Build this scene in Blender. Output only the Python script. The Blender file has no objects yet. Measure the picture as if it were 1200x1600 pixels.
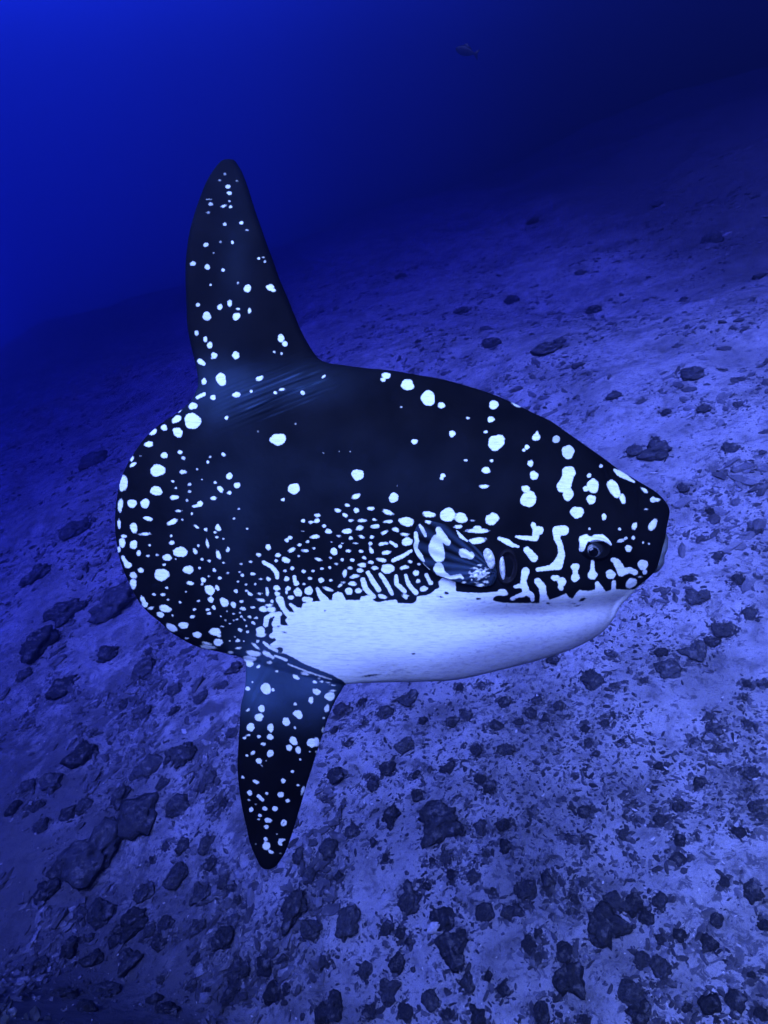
import bpy, bmesh, math, random
import numpy as np
from mathutils import Vector, Matrix

R = math.radians
random.seed(7)
rng = np.random.default_rng(11)
scn = bpy.context.scene
C = scn.collection

# ------------------------------------------------------------------ camera, water light, sun, exposure
PITCH = R(35)            # the diver looks down on the fish
FPX = 1039.0             # focal length in photograph pixels (1200 x 1600)
FISH_D = 2.40            # metres from lens to the fish
K = FISH_D / FPX         # metres per photograph pixel on the fish

cam_d = bpy.data.cameras.new("camera")
cam_d.lens = 36.0 * FPX / 1600.0
cam_d.sensor_width = 36.0
cam_d.clip_start = 0.02
cam_d.clip_end = 500
cam = bpy.data.objects.new("camera", cam_d)
C.objects.link(cam)
cam.rotation_euler = (math.pi / 2 - PITCH, 0, 0)
scn.camera = cam
CR = np.array([1.0, 0, 0])
CU = np.array([0, math.sin(PITCH), math.cos(PITCH)])
CF = np.array([0, math.cos(PITCH), -math.sin(PITCH)])

SUN_ELEV, SUN_AZ = R(61), R(212)          # azimuth clockwise from +Y: the sun stands behind the diver
SUN_DIR = Vector((math.cos(SUN_ELEV) * math.sin(SUN_AZ), math.cos(SUN_ELEV) * math.cos(SUN_AZ), math.sin(SUN_ELEV)))

world = bpy.data.worlds.new("World")
scn.world = world
world.use_nodes = True
wn, wl = world.node_tree.nodes, world.node_tree.links
wn.clear()
w_out = wn.new("ShaderNodeOutputWorld")
w_bg = wn.new("ShaderNodeBackground")
w_bg.inputs["Strength"].default_value = 0.10
w_sky = wn.new("ShaderNodeTexSky")
w_sky.sky_type = 'NISHITA'
w_sky.sun_disc = False
w_sky.sun_elevation = SUN_ELEV
w_sky.sun_rotation = SUN_AZ
# daylight seen through deep water: blue, brighter towards the open-water side, darker towards the slope
w_tc = wn.new("ShaderNodeTexCoord")
w_dot = wn.new("ShaderNodeVectorMath"); w_dot.operation = 'DOT_PRODUCT'
GLOW = Vector((-0.76, 0.64, 0.02)).normalized()
w_dot.inputs[1].default_value = GLOW
w_ramp = wn.new("ShaderNodeValToRGB")
w_ramp.color_ramp.interpolation = 'EASE'
e = w_ramp.color_ramp.elements
e[0].position = 0.45; e[0].color = (0.001, 0.002, 0.006, 1)
e[1].position = 1.00; e[1].color = (0.05, 0.32, 0.66, 1)
for pos, col in ((0.64, (0.001, 0.002, 0.008)), (0.72, (0.004, 0.010, 0.025)), (0.82, (0.016, 0.055, 0.125)), (0.90, (0.03, 0.14, 0.29)), (0.95, (0.04, 0.22, 0.46))):
    m1 = e.new(pos); m1.color = col + (1,)
w_mul = wn.new("ShaderNodeMixRGB"); w_mul.blend_type = 'MULTIPLY'; w_mul.inputs[0].default_value = 1.0
w_lum = wn.new("ShaderNodeRGBToBW")
w_cmb = wn.new("ShaderNodeCombineColor")
wl.new(w_tc.outputs["Generated"], w_dot.inputs[0])
w_map = wn.new("ShaderNodeMapRange")
w_map.inputs["From Min"].default_value = -1; w_map.inputs["From Max"].default_value = 1
wl.new(w_dot.outputs["Value"], w_map.inputs["Value"])
wl.new(w_map.outputs["Result"], w_ramp.inputs["Fac"])
wl.new(w_sky.outputs["Color"], w_lum.inputs["Color"])
w_add = wn.new("ShaderNodeMath"); w_add.operation = 'ADD'; w_add.inputs[1].default_value = 20.0
wl.new(w_lum.outputs["Val"], w_add.inputs[0])
for i in range(3):
    wl.new(w_add.outputs[0], w_cmb.inputs[i])
wl.new(w_cmb.outputs["Color"], w_mul.inputs[1])
wl.new(w_ramp.outputs["Color"], w_mul.inputs[2])
wl.new(w_mul.outputs["Color"], w_bg.inputs["Color"])
wl.new(w_bg.outputs["Background"], w_out.inputs["Surface"])

sun_d = bpy.data.lights.new("sun", 'SUN')
sun_d.energy = 5.0
sun_d.angle = R(52)      # daylight softened by the water column
sun_d.color = (0.40, 0.65, 1.0)
sun = bpy.data.objects.new("sun", sun_d)
C.objects.link(sun)
sun.rotation_euler = (-SUN_DIR).to_track_quat('-Z', 'Y').to_euler()

scn.view_settings.view_transform = 'Standard'
scn.view_settings.look = 'None'
scn.view_settings.exposure = 1.78
scn.view_settings.gamma = 1.0
scn.view_settings.use_curve_mapping = False
scn.render.engine = 'CYCLES'
scn.cycles.use_denoising = True
scn.cycles.max_bounces = 6
scn.cycles.volume_bounces = 0
scn.cycles.caustics_reflective = False
scn.cycles.caustics_refractive = False

# ------------------------------------------------------------------ helpers
def tag(o, label=None, cat=None, group=None, kind=None):
    if label: o["label"] = label
    if cat: o["category"] = cat
    if group: o["group"] = group
    if kind: o["kind"] = kind
    return o

def np_mesh(name, verts, faces, smooth=True):
    """verts (n,3), faces (m,3|4) int arrays"""
    verts = np.asarray(verts, dtype=np.float32)
    faces = np.asarray(faces, dtype=np.int32)
    me = bpy.data.meshes.new(name)
    me.vertices.add(len(verts))
    me.vertices.foreach_set("co", verts.ravel())
    k = faces.shape[1]
    me.loops.add(len(faces) * k)
    me.loops.foreach_set("vertex_index", faces.ravel())
    me.polygons.add(len(faces))
    me.polygons.foreach_set("loop_start", np.arange(0, len(faces) * k, k, dtype=np.int32))
    me.polygons.foreach_set("loop_total", np.full(len(faces), k, dtype=np.int32))
    me.update(calc_edges=True)
    me.polygons.foreach_set("use_smooth", np.full(len(faces), smooth, dtype=bool))
    me.validate()
    me.update()
    return me

def obj(name, me, mat=None, parent=None):
    o = bpy.data.objects.new(name, me)
    C.objects.link(o)
    if mat is not None:
        if len(me.materials) == 0:
            me.materials.append(mat)
    if parent is not None:
        o.parent = parent
    return o

def fattr(me, name, vals):
    a = me.attributes.new(name, 'FLOAT', 'POINT')
    a.data.foreach_set("value", np.asarray(vals, dtype=np.float32))

def vnoise(x, y, seed=0):
    """smooth 2-D value noise in [-1,1]"""
    x = np.asarray(x, dtype=np.float64); y = np.asarray(y, dtype=np.float64)
    xi = np.floor(x).astype(np.int64); yi = np.floor(y).astype(np.int64)
    fx = x - xi; fy = y - yi
    fx = fx * fx * fx * (fx * (fx * 6 - 15) + 10); fy = fy * fy * fy * (fy * (fy * 6 - 15) + 10)
    def h(a, b):
        n = (a * 374761393 + b * 668265263 + seed * 1442695041) & 0xFFFFFFFF
        n = ((n ^ (n >> 13)) * 1274126177) & 0xFFFFFFFF
        n = n ^ (n >> 16)
        return (n & 0xFFFF) / 32767.5 - 1.0
    a = h(xi, yi); b = h(xi + 1, yi); c = h(xi, yi + 1); d = h(xi + 1, yi + 1)
    return (a * (1 - fx) + b * fx) * (1 - fy) + (c * (1 - fx) + d * fx) * fy

def fbm(x, y, seed=0, octaves=4):
    s = 0; a = 1.0; t = 0
    for i in range(octaves):
        s = s + a * vnoise(x, y, seed + i * 17); t += a
        x = x * 2.03 + 3.1; y = y * 2.03 - 1.7; a *= 0.5
    return s / t

def sstep(a, b, x):
    t = np.clip((x - a) / (b - a), 0, 1)
    return t * t * (3 - 2 * t)

# node helpers
def new_mat(name):
    m = bpy.data.materials.new(name)
    m.use_nodes = True
    nt = m.node_tree
    b = nt.nodes["Principled BSDF"]
    return m, nt.nodes, nt.links, b

def nd(nodes, t, **kw):
    n = nodes.new(t)
    for k, v in kw.items():
        setattr(n, k, v)
    return n

def ramp(nodes, stops, interp='LINEAR'):
    r = nodes.new("ShaderNodeValToRGB")
    r.color_ramp.interpolation = interp
    el = r.color_ramp.elements
    while len(el) > 1: el.remove(el[-1])
    el[0].position, el[0].color = stops[0][0], tuple(stops[0][1]) + (1,)
    for p, c in stops[1:]:
        x = el.new(p); x.color = tuple(c) + (1,)
    return r

# ------------------------------------------------------------------ materials
def mat_sand():
    m, n, l, b = new_mat("sand_and_gravel")
    tc = nd(n, "ShaderNodeTexCoord")
    def noise(scale, detail=4, rough=0.55, dist=0.0):
        t = nd(n, "ShaderNodeTexNoise"); t.inputs["Scale"].default_value = scale
        t.inputs["Detail"].default_value = detail; t.inputs["Roughness"].default_value = rough
        t.inputs["Distortion"].default_value = dist
        l.new(tc.outputs["Object"], t.inputs["Vector"]); return t
    base = noise(1.3, 5)
    cr = ramp(n, [(0.36, (0.44, 0.435, 0.42)), (0.56, (0.69, 0.68, 0.66))])
    l.new(base.outputs["Fac"], cr.inputs["Fac"])
    # gravel patches: dark flecks gathered in drifts
    drift = noise(1.1, 4, 0.6, 0.3)
    dr = ramp(n, [(0.36, (0, 0, 0)), (0.66, (1, 1, 1))])
    l.new(drift.outputs["Fac"], dr.inputs["Fac"])
    fleck = noise(15, 6, 0.68, 0.9)
    mix = nd(n, "ShaderNodeMath", operation='MULTIPLY_ADD'); mix.inputs[1].default_value = 0.12
    l.new(dr.outputs["Color"], mix.inputs[0]); l.new(fleck.outputs["Fac"], mix.inputs[2])
    fr = ramp(n, [(0.60, (0, 0, 0)), (0.67, (1, 1, 1))])
    l.new(mix.outputs[0], fr.inputs["Fac"])
    mot = noise(4.2, 7, 0.66, 0.5)
    mr = ramp(n, [(0.36, (0.50, 0.50, 0.50)), (0.47, (0.82, 0.82, 0.82)), (0.60, (1, 1, 1))])
    l.new(mot.outputs["Fac"], mr.inputs["Fac"])
    c0 = nd(n, "ShaderNodeMixRGB", blend_type='MULTIPLY'); c0.inputs[0].default_value = 1.0
    l.new(cr.outputs["Color"], c0.inputs[1]); l.new(mr.outputs["Color"], c0.inputs[2])
    cr = c0
    c1 = nd(n, "ShaderNodeMixRGB"); c1.inputs[2].default_value = (0.20, 0.20, 0.20, 1)
    l.new(fr.outputs["Color"], c1.inputs[0]); l.new(cr.outputs["Color"], c1.inputs[1])
    fine = noise(70, 3, 0.7)
    fr2 = ramp(n, [(0.26, (0.65, 0.65, 0.65)), (0.5, (1.0, 1.0, 1.0))])
    l.new(fine.outputs["Fac"], fr2.inputs["Fac"])
    c2 = nd(n, "ShaderNodeMixRGB", blend_type='MULTIPLY'); c2.inputs[0].default_value = 0.75
    l.new(c1.outputs[0], c2.inputs[1]); l.new(fr2.outputs["Color"], c2.inputs[2])
    mpf = nd(n, "ShaderNodeMapping"); mpf.inputs["Scale"].default_value = (20, 34, 24); mpf.inputs["Rotation"].default_value = (0, 0, 0.6)
    l.new(tc.outputs["Object"], mpf.inputs["Vector"])
    sp = nd(n, "ShaderNodeTexNoise"); sp.inputs["Scale"].default_value = 1.0; sp.inputs["Detail"].default_value = 3; sp.inputs["Roughness"].default_value = 0.6
    l.new(mpf.outputs[0], sp.inputs["Vector"])
    spr = ramp(n, [(0.60, (0, 0, 0)), (0.66, (1, 1, 1))])
    l.new(sp.outputs["Fac"], spr.inputs["Fac"])
    spf = nd(n, "ShaderNodeMath", operation='MULTIPLY'); spf.inputs[1].default_value = 0.8
    l.new(spr.outputs["Color"], spf.inputs[0])
    c3 = nd(n, "ShaderNodeMixRGB"); c3.inputs[2].default_value = (0.20, 0.20, 0.20, 1)
    l.new(spf.outputs[0], c3.inputs[0]); l.new(c2.outputs[0], c3.inputs[1])
    # upslope the sand colour darkens, painting in the falloff of light
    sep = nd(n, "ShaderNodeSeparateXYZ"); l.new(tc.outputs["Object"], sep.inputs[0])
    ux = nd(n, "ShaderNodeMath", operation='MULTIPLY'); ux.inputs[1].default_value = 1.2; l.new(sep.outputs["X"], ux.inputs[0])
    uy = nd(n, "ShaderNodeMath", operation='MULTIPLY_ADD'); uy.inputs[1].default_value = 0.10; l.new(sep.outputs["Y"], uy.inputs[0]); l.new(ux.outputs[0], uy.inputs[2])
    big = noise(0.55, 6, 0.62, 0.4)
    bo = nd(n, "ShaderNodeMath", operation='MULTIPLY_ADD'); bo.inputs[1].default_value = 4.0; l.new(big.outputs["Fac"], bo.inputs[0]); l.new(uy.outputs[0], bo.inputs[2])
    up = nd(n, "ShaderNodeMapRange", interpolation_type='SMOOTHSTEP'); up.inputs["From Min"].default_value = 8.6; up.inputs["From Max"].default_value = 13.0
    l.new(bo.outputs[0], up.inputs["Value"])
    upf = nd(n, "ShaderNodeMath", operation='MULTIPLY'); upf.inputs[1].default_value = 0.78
    # near left: dark rubble ground, deepened in colour to stand in for shade
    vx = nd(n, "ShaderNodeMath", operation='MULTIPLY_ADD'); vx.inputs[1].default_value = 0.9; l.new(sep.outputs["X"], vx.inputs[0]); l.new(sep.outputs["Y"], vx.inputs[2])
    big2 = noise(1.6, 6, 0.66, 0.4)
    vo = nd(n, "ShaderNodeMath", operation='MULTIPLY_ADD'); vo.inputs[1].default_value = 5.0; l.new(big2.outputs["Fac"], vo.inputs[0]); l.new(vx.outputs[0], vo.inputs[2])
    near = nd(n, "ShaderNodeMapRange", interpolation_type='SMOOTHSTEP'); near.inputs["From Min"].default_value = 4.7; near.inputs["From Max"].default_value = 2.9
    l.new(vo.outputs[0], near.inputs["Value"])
    # blotches of dark rubble, thickened towards the open-water side to paint dimmer light
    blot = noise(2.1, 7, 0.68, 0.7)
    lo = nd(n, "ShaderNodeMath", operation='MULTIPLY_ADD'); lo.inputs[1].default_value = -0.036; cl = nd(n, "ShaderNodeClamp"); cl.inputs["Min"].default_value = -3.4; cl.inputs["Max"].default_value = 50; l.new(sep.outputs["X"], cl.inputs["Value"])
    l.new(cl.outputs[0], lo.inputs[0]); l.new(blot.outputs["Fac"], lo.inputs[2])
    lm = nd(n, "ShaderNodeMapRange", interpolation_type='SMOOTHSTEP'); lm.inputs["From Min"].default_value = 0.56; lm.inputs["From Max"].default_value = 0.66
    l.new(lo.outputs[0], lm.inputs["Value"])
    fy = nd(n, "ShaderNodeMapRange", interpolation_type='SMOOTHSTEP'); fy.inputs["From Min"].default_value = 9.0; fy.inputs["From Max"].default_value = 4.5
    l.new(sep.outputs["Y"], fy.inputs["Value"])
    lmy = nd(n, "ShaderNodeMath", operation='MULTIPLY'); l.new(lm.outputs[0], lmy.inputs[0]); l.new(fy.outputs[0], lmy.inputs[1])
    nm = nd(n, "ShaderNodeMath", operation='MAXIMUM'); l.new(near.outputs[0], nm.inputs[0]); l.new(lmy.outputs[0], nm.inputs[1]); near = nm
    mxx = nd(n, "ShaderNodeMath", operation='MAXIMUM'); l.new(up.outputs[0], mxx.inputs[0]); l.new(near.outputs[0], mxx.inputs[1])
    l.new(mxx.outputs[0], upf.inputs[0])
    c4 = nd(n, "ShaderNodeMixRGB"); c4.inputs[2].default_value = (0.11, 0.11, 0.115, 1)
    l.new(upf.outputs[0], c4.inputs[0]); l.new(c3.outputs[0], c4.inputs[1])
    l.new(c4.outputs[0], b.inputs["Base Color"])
    b.inputs["Roughness"].default_value = 0.95
    b.inputs["Specular IOR Level"].default_value = 0.05
    hsum = nd(n, "ShaderNodeMath", operation='ADD')
    l.new(fleck.outputs["Fac"], hsum.inputs[0]); l.new(fine.outputs["Fac"], hsum.inputs[1])
    bp = nd(n, "ShaderNodeBump"); bp.inputs["Strength"].default_value = 0.6; bp.inputs["Distance"].default_value = 0.03
    l.new(hsum.outputs[0], bp.inputs["Height"]); l.new(bp.outputs["Normal"], b.inputs["Normal"])
    return m

def mat_rock(name, dark, light, amount, tone=False):
    m, n, l, b = new_mat(name)
    tc = nd(n, "ShaderNodeTexCoord")
    oi = nd(n, "ShaderNodeObjectInfo")
    ad = nd(n, "ShaderNodeVectorMath", operation='ADD')
    l.new(tc.outputs["Object"], ad.inputs[0]); l.new(oi.outputs["Location"], ad.inputs[1])
    t = nd(n, "ShaderNodeTexNoise"); t.inputs["Scale"].default_value = 4.5; t.inputs["Detail"].default_value = 7; t.inputs["Roughness"].default_value = 0.68
    l.new(ad.outputs[0], t.inputs["Vector"])
    cr = ramp(n, [(0.34, dark), (0.60, tuple(0.6 * d + 0.4 * q for d, q in zip(dark, light))), (amount, light)])
    l.new(t.outputs["Fac"], cr.inputs["Fac"])
    v = nd(n, "ShaderNodeMath", operation='MULTIPLY_ADD'); v.inputs[1].default_value = 0.7; v.inputs[2].default_value = 0.65
    l.new(oi.outputs["Random"], v.inputs[0])
    mx = nd(n, "ShaderNodeMixRGB", blend_type='MULTIPLY'); mx.inputs[0].default_value = 1
    l.new(cr.outputs["Color"], mx.inputs[1]); l.new(v.outputs[0], mx.inputs[2])
    ge = nd(n, "ShaderNodeNewGeometry"); sz = nd(n, "ShaderNodeSeparateXYZ"); l.new(ge.outputs["Normal"], sz.inputs[0])
    t2 = nd(n, "ShaderNodeTexNoise"); t2.inputs["Scale"].default_value = 16; t2.inputs["Detail"].default_value = 6; t2.inputs["Roughness"].default_value = 0.7
    l.new(ge.outputs["Position"], t2.inputs["Vector"])
    du = nd(n, "ShaderNodeMath", operation='MULTIPLY_ADD'); du.inputs[1].default_value = 0.30; l.new(sz.outputs["Z"], du.inputs[0]); l.new(t2.outputs["Fac"], du.inputs[2])
    dr = ramp(n, [(0.80, (0, 0, 0)), (0.96, (0.7, 0.7, 0.7))]); l.new(du.outputs[0], dr.inputs["Fac"])
    dm = nd(n, "ShaderNodeMixRGB"); dm.inputs[2].default_value = (0.50, 0.49, 0.47, 1)
    l.new(dr.outputs["Color"], dm.inputs[0]); l.new(mx.outputs[0], dm.inputs[1])
    if tone:
        ta = nd(n, "ShaderNodeAttribute"); ta.attribute_name = "tone"
        tm_ = nd(n, "ShaderNodeMixRGB", blend_type='MULTIPLY'); tm_.inputs[0].default_value = 1
        l.new(dm.outputs[0], tm_.inputs[1]); l.new(ta.outputs["Fac"], tm_.inputs[2]); dm = tm_
    l.new(dm.outputs[0], b.inputs["Base Color"])
    b.inputs["Roughness"].default_value = 0.9
    b.inputs["Specular IOR Level"].default_value = 0.1
    bp = nd(n, "ShaderNodeBump"); bp.inputs["Strength"].default_value = 0.8; bp.inputs["Distance"].default_value = 0.05
    l.new(t.outputs["Fac"], bp.inputs["Height"]); l.new(bp.outputs["Normal"], b.inputs["Normal"])
    return m

def mat_skin():
    m, n, l, b = new_mat("sunfish_skin")
    def at(nm):
        a = nd(n, "ShaderNodeAttribute"); a.attribute_name = nm; return a
    sdf, dim, pale = at("white_sdf"), at("dim"), at("pale")
    tc = nd(n, "ShaderNodeTexCoord")
    t1 = nd(n, "ShaderNodeTexNoise"); t1.inputs["Scale"].default_value = 130; t1.inputs["Detail"].default_value = 2
    l.new(tc.outputs["Object"], t1.inputs["Vector"])
    wob = nd(n, "ShaderNodeMath", operation='MULTIPLY_ADD'); wob.inputs[1].default_value = 2.6; wob.inputs[2].default_value = -1.3
    l.new(t1.outputs["Fac"], wob.inputs[0])
    s = nd(n, "ShaderNodeMath", operation='ADD')
    l.new(sdf.outputs["Fac"], s.inputs[0]); l.new(wob.outputs[0], s.inputs[1])
    mask = nd(n, "ShaderNodeMapRange", interpolation_type='SMOOTHSTEP')
    mask.inputs["From Min"].default_value = 0.9; mask.inputs["From Max"].default_value = -0.9
    l.new(s.outputs[0], mask.inputs["Value"])
    # dark skin
    t2 = nd(n, "ShaderNodeTexNoise"); t2.inputs["Scale"].default_value = 7; t2.inputs["Detail"].default_value = 6
    l.new(tc.outputs["Object"], t2.inputs["Vector"])
    dk = ramp(n, [(0.3, (0.0022, 0.0022, 0.003)), (0.75, (0.005, 0.005, 0.007))])
    l.new(t2.outputs["Fac"], dk.inputs["Fac"])
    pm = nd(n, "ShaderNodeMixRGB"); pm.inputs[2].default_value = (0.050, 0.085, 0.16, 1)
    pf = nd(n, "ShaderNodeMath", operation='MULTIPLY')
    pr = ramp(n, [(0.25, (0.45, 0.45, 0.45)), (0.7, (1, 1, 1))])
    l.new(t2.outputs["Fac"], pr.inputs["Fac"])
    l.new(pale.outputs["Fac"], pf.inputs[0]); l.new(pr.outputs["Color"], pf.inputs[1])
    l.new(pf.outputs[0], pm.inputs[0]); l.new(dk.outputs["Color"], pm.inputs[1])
    # white skin: fine horizontal scratches and grey speckles
    mp = nd(n, "ShaderNodeMapping"); mp.inputs["Scale"].default_value = (28, 28, 190)
    l.new(tc.outputs["Object"], mp.inputs["Vector"])
    t3 = nd(n, "ShaderNodeTexNoise"); t3.inputs["Scale"].default_value = 1.0; t3.inputs["Detail"].default_value = 4; t3.inputs["Roughness"].default_value = 0.6
    l.new(mp.outputs[0], t3.inputs["Vector"])
    wr = ramp(n, [(0.30, (0.58, 0.60, 0.62)), (0.50, (0.80, 0.80, 0.79)), (0.7, (0.86, 0.86, 0.84))])
    l.new(t3.outputs["Fac"], wr.inputs["Fac"])
    speckle_shade = at("speckle_shade")
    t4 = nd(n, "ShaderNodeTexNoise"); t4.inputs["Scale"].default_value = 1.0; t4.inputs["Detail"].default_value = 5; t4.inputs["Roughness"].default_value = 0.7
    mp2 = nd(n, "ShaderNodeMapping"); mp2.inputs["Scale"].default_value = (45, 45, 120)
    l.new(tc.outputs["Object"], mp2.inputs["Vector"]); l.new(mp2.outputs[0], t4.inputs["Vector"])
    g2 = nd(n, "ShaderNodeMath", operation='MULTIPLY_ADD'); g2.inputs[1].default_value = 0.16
    l.new(speckle_shade.outputs["Fac"], g2.inputs[0]); l.new(t4.outputs["Fac"], g2.inputs[2])
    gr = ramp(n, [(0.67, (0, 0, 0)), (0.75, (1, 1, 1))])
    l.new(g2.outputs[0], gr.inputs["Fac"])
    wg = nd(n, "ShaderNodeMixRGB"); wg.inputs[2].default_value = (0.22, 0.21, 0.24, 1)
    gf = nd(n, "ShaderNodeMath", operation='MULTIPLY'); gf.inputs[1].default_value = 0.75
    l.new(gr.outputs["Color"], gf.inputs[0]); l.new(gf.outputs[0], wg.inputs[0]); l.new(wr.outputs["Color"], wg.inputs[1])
    gt = nd(n, "ShaderNodeMixRGB"); gt.inputs[2].default_value = (0.28, 0.26, 0.34, 1)  # mauve tint paints the belly's light falloff into the skin colour
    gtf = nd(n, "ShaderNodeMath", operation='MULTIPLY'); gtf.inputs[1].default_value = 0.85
    l.new(speckle_shade.outputs["Fac"], gtf.inputs[0])
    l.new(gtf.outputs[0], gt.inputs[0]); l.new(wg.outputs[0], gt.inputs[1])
    dm = nd(n, "ShaderNodeMixRGB"); dm.inputs[2].default_value = (0.10, 0.11, 0.13, 1)
    l.new(dim.outputs["Fac"], dm.inputs[0]); l.new(gt.outputs[0], dm.inputs[1])
    fin = nd(n, "ShaderNodeMixRGB")
    l.new(mask.outputs[0], fin.inputs[0]); l.new(pm.outputs[0], fin.inputs[1]); l.new(dm.outputs[0], fin.inputs[2])
    l.new(fin.outputs[0], b.inputs["Base Color"])
    b.inputs["Roughness"].default_value = 0.62
    b.inputs["Specular IOR Level"].default_value = 0.012
    t5 = nd(n, "ShaderNodeTexNoise"); t5.inputs["Scale"].default_value = 55; t5.inputs["Detail"].default_value = 5
    l.new(tc.outputs["Object"], t5.inputs["Vector"])
    bp = nd(n, "ShaderNodeBump"); bp.inputs["Strength"].default_value = 0.18; bp.inputs["Distance"].default_value = 0.01
    l.new(t5.outputs["Fac"], bp.inputs["Height"]); l.new(bp.outputs["Normal"], b.inputs["Normal"])
    return m

def mat_plain(name, col, rough=0.5, spec=0.3, var=0.35, scale=60):
    m, n, l, b = new_mat(name)
    tc = nd(n, "ShaderNodeTexCoord")
    t = nd(n, "ShaderNodeTexNoise"); t.inputs["Scale"].default_value = scale; t.inputs["Detail"].default_value = 4
    l.new(tc.outputs["Object"], t.inputs["Vector"])
    cr = ramp(n, [(0.3, tuple(c * (1 - var) for c in col)), (0.7, tuple(min(1, c * (1 + var)) for c in col))])
    l.new(t.outputs["Fac"], cr.inputs["Fac"]); l.new(cr.outputs["Color"], b.inputs["Base Color"])
    b.inputs["Roughness"].default_value = rough
    b.inputs["Specular IOR Level"].default_value = spec
    return m

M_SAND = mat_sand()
M_ROCK = mat_rock("algae_covered_stone", (0.042, 0.046, 0.052), (0.23, 0.23, 0.23), 0.80)
M_PEB = mat_rock("gravel_stone", (0.10, 0.10, 0.11), (0.34, 0.34, 0.33), 0.80, True)
M_SKIN = mat_skin()
M_EYE = mat_plain("eye_dark", (0.012, 0.013, 0.018), 0.12, 0.5)
M_IRIS = mat_plain("iris_grey", (0.07, 0.075, 0.09), 0.25, 0.4)
M_PUPIL = mat_plain("pupil_black", (0.001, 0.001, 0.0015), 0.08, 0.5)
M_PIT = mat_plain("gill_cavity", (0.006, 0.005, 0.008), 0.6, 0.1)
M_LIP = mat_plain("pale_wet_lip", (0.50, 0.50, 0.53), 0.4, 0.3, 0.5, 90)
M_MOUTH = mat_plain("grey_lip_skin", (0.075, 0.08, 0.10), 0.5, 0.2)
M_SHELL = mat_plain("bleached_shell", (0.80, 0.79, 0.76), 0.5, 0.3, 0.2)
M_FARFISH = mat_plain("dark_fish_skin", (0.01, 0.01, 0.014), 0.5, 0.2)

# ------------------------------------------------------------------ sea bed
def terrain(x, y, detail=True):
    x = np.asarray(x, dtype=np.float64); y = np.asarray(y, dtype=np.float64)
    z = 0.4244 * x - 0.052 * y - 4.745
    # open-water side: the slope eases off
    z = z + 0.0065 * np.maximum(0, -x - 2.0) ** 2
    # upslope it flattens towards a shelf that stays under the diver's height
    zt = 0.3
    z = zt - np.log1p(np.exp((zt - z) * 1.1)) / 1.1
    # a bank added beneath and behind the diver to block the sun
    # (an unseen rise to just above the diver's height, shading the near ground)
    edge = 1.15 + 1.1 * sstep(1.0, -3.0, x) + 0.25 * vnoise(x * 0.7, y * 0.3, 44)
    top = np.maximum(z, 0.75 + 0.25 * vnoise(x * 0.5 + 7, y * 0.5, 45))
    w = sstep(edge, edge - 2.5, y)
    z = z * (1 - w) + top * w
    # a fold higher up: beyond it the bottom dips away from the light
    fx = (y - 9.0) * 0.80 + (x - 5.0) * 0.60
    z = z - 0.9 * sstep(-0.5, 4.0, fx) * sstep(-2.0, 4.0, x)
    z = z + 0.32 * fbm(x * 0.28, y * 0.28, 3, 3)
    if detail:
        z = z + 0.075 * fbm(x * 1.3, y * 1.3, 9, 4) + 0.018 * fbm(x * 6.5, y * 6.5, 21, 3)
    return z

GX0, GX1, GY0, GY1 = -20.0, 20.0, -7.0, 38.0
def spaced(a, b, c, n, s):
    """n samples from a to b, densest round c"""
    ta, tb = math.asinh((a - c) / s), math.asinh((b - c) / s)
    return c + s * np.sinh(np.linspace(ta, tb, n))
gx = spaced(GX0, GX1, 1.2, 660, 4.0)
gy = spaced(GY0, GY1, 3.2, 600, 3.6)
GXX, GYY = np.meshgrid(gx, gy)
GZZ = terrain(GXX, GYY)
nxg, nyg = len(gx), len(gy)
idx = np.arange(nxg * nyg).reshape(nyg, nxg)
gf = np.stack([idx[:-1, :-1], idx[:-1, 1:], idx[1:, 1:], idx[1:, :-1]], -1).reshape(-1, 4)
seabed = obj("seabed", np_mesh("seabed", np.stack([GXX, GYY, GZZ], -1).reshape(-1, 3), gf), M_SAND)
tag(seabed, "pale sand and gravel sea bed sloping up beneath the sunfish", "sea bed", kind="structure")

def to_seabed(px, py):
    """where the sight line of a photograph point meets the sea bed, and its distance"""
    u = (px - 600) / FPX; v = (800 - py) / FPX
    d = CR * u + CU * v + CF
    t = np.linspace(1.5, 45, 1400)
    P = d[None, :] * t[:, None]
    below = P[:, 2] < terrain(P[:, 0], P[:, 1])
    if not below.any(): return None
    i = int(np.argmax(below))
    lo, hi = t[max(0, i - 1)], t[i]
    for _ in range(14):
        mid = 0.5 * (lo + hi); p = d * mid
        if p[2] < terrain(p[0], p[1]): hi = mid
        else: lo = mid
    p = d * hi
    return p, hi

def ground_normal(x, y):
    e = 0.25
    dx = (terrain(x + e, y, False) - terrain(x - e, y, False)) / (2 * e)
    dy = (terrain(x, y + e, False) - terrain(x, y - e, False)) / (2 * e)
    return Vector((-float(dx), -float(dy), 1)).normalized()

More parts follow.
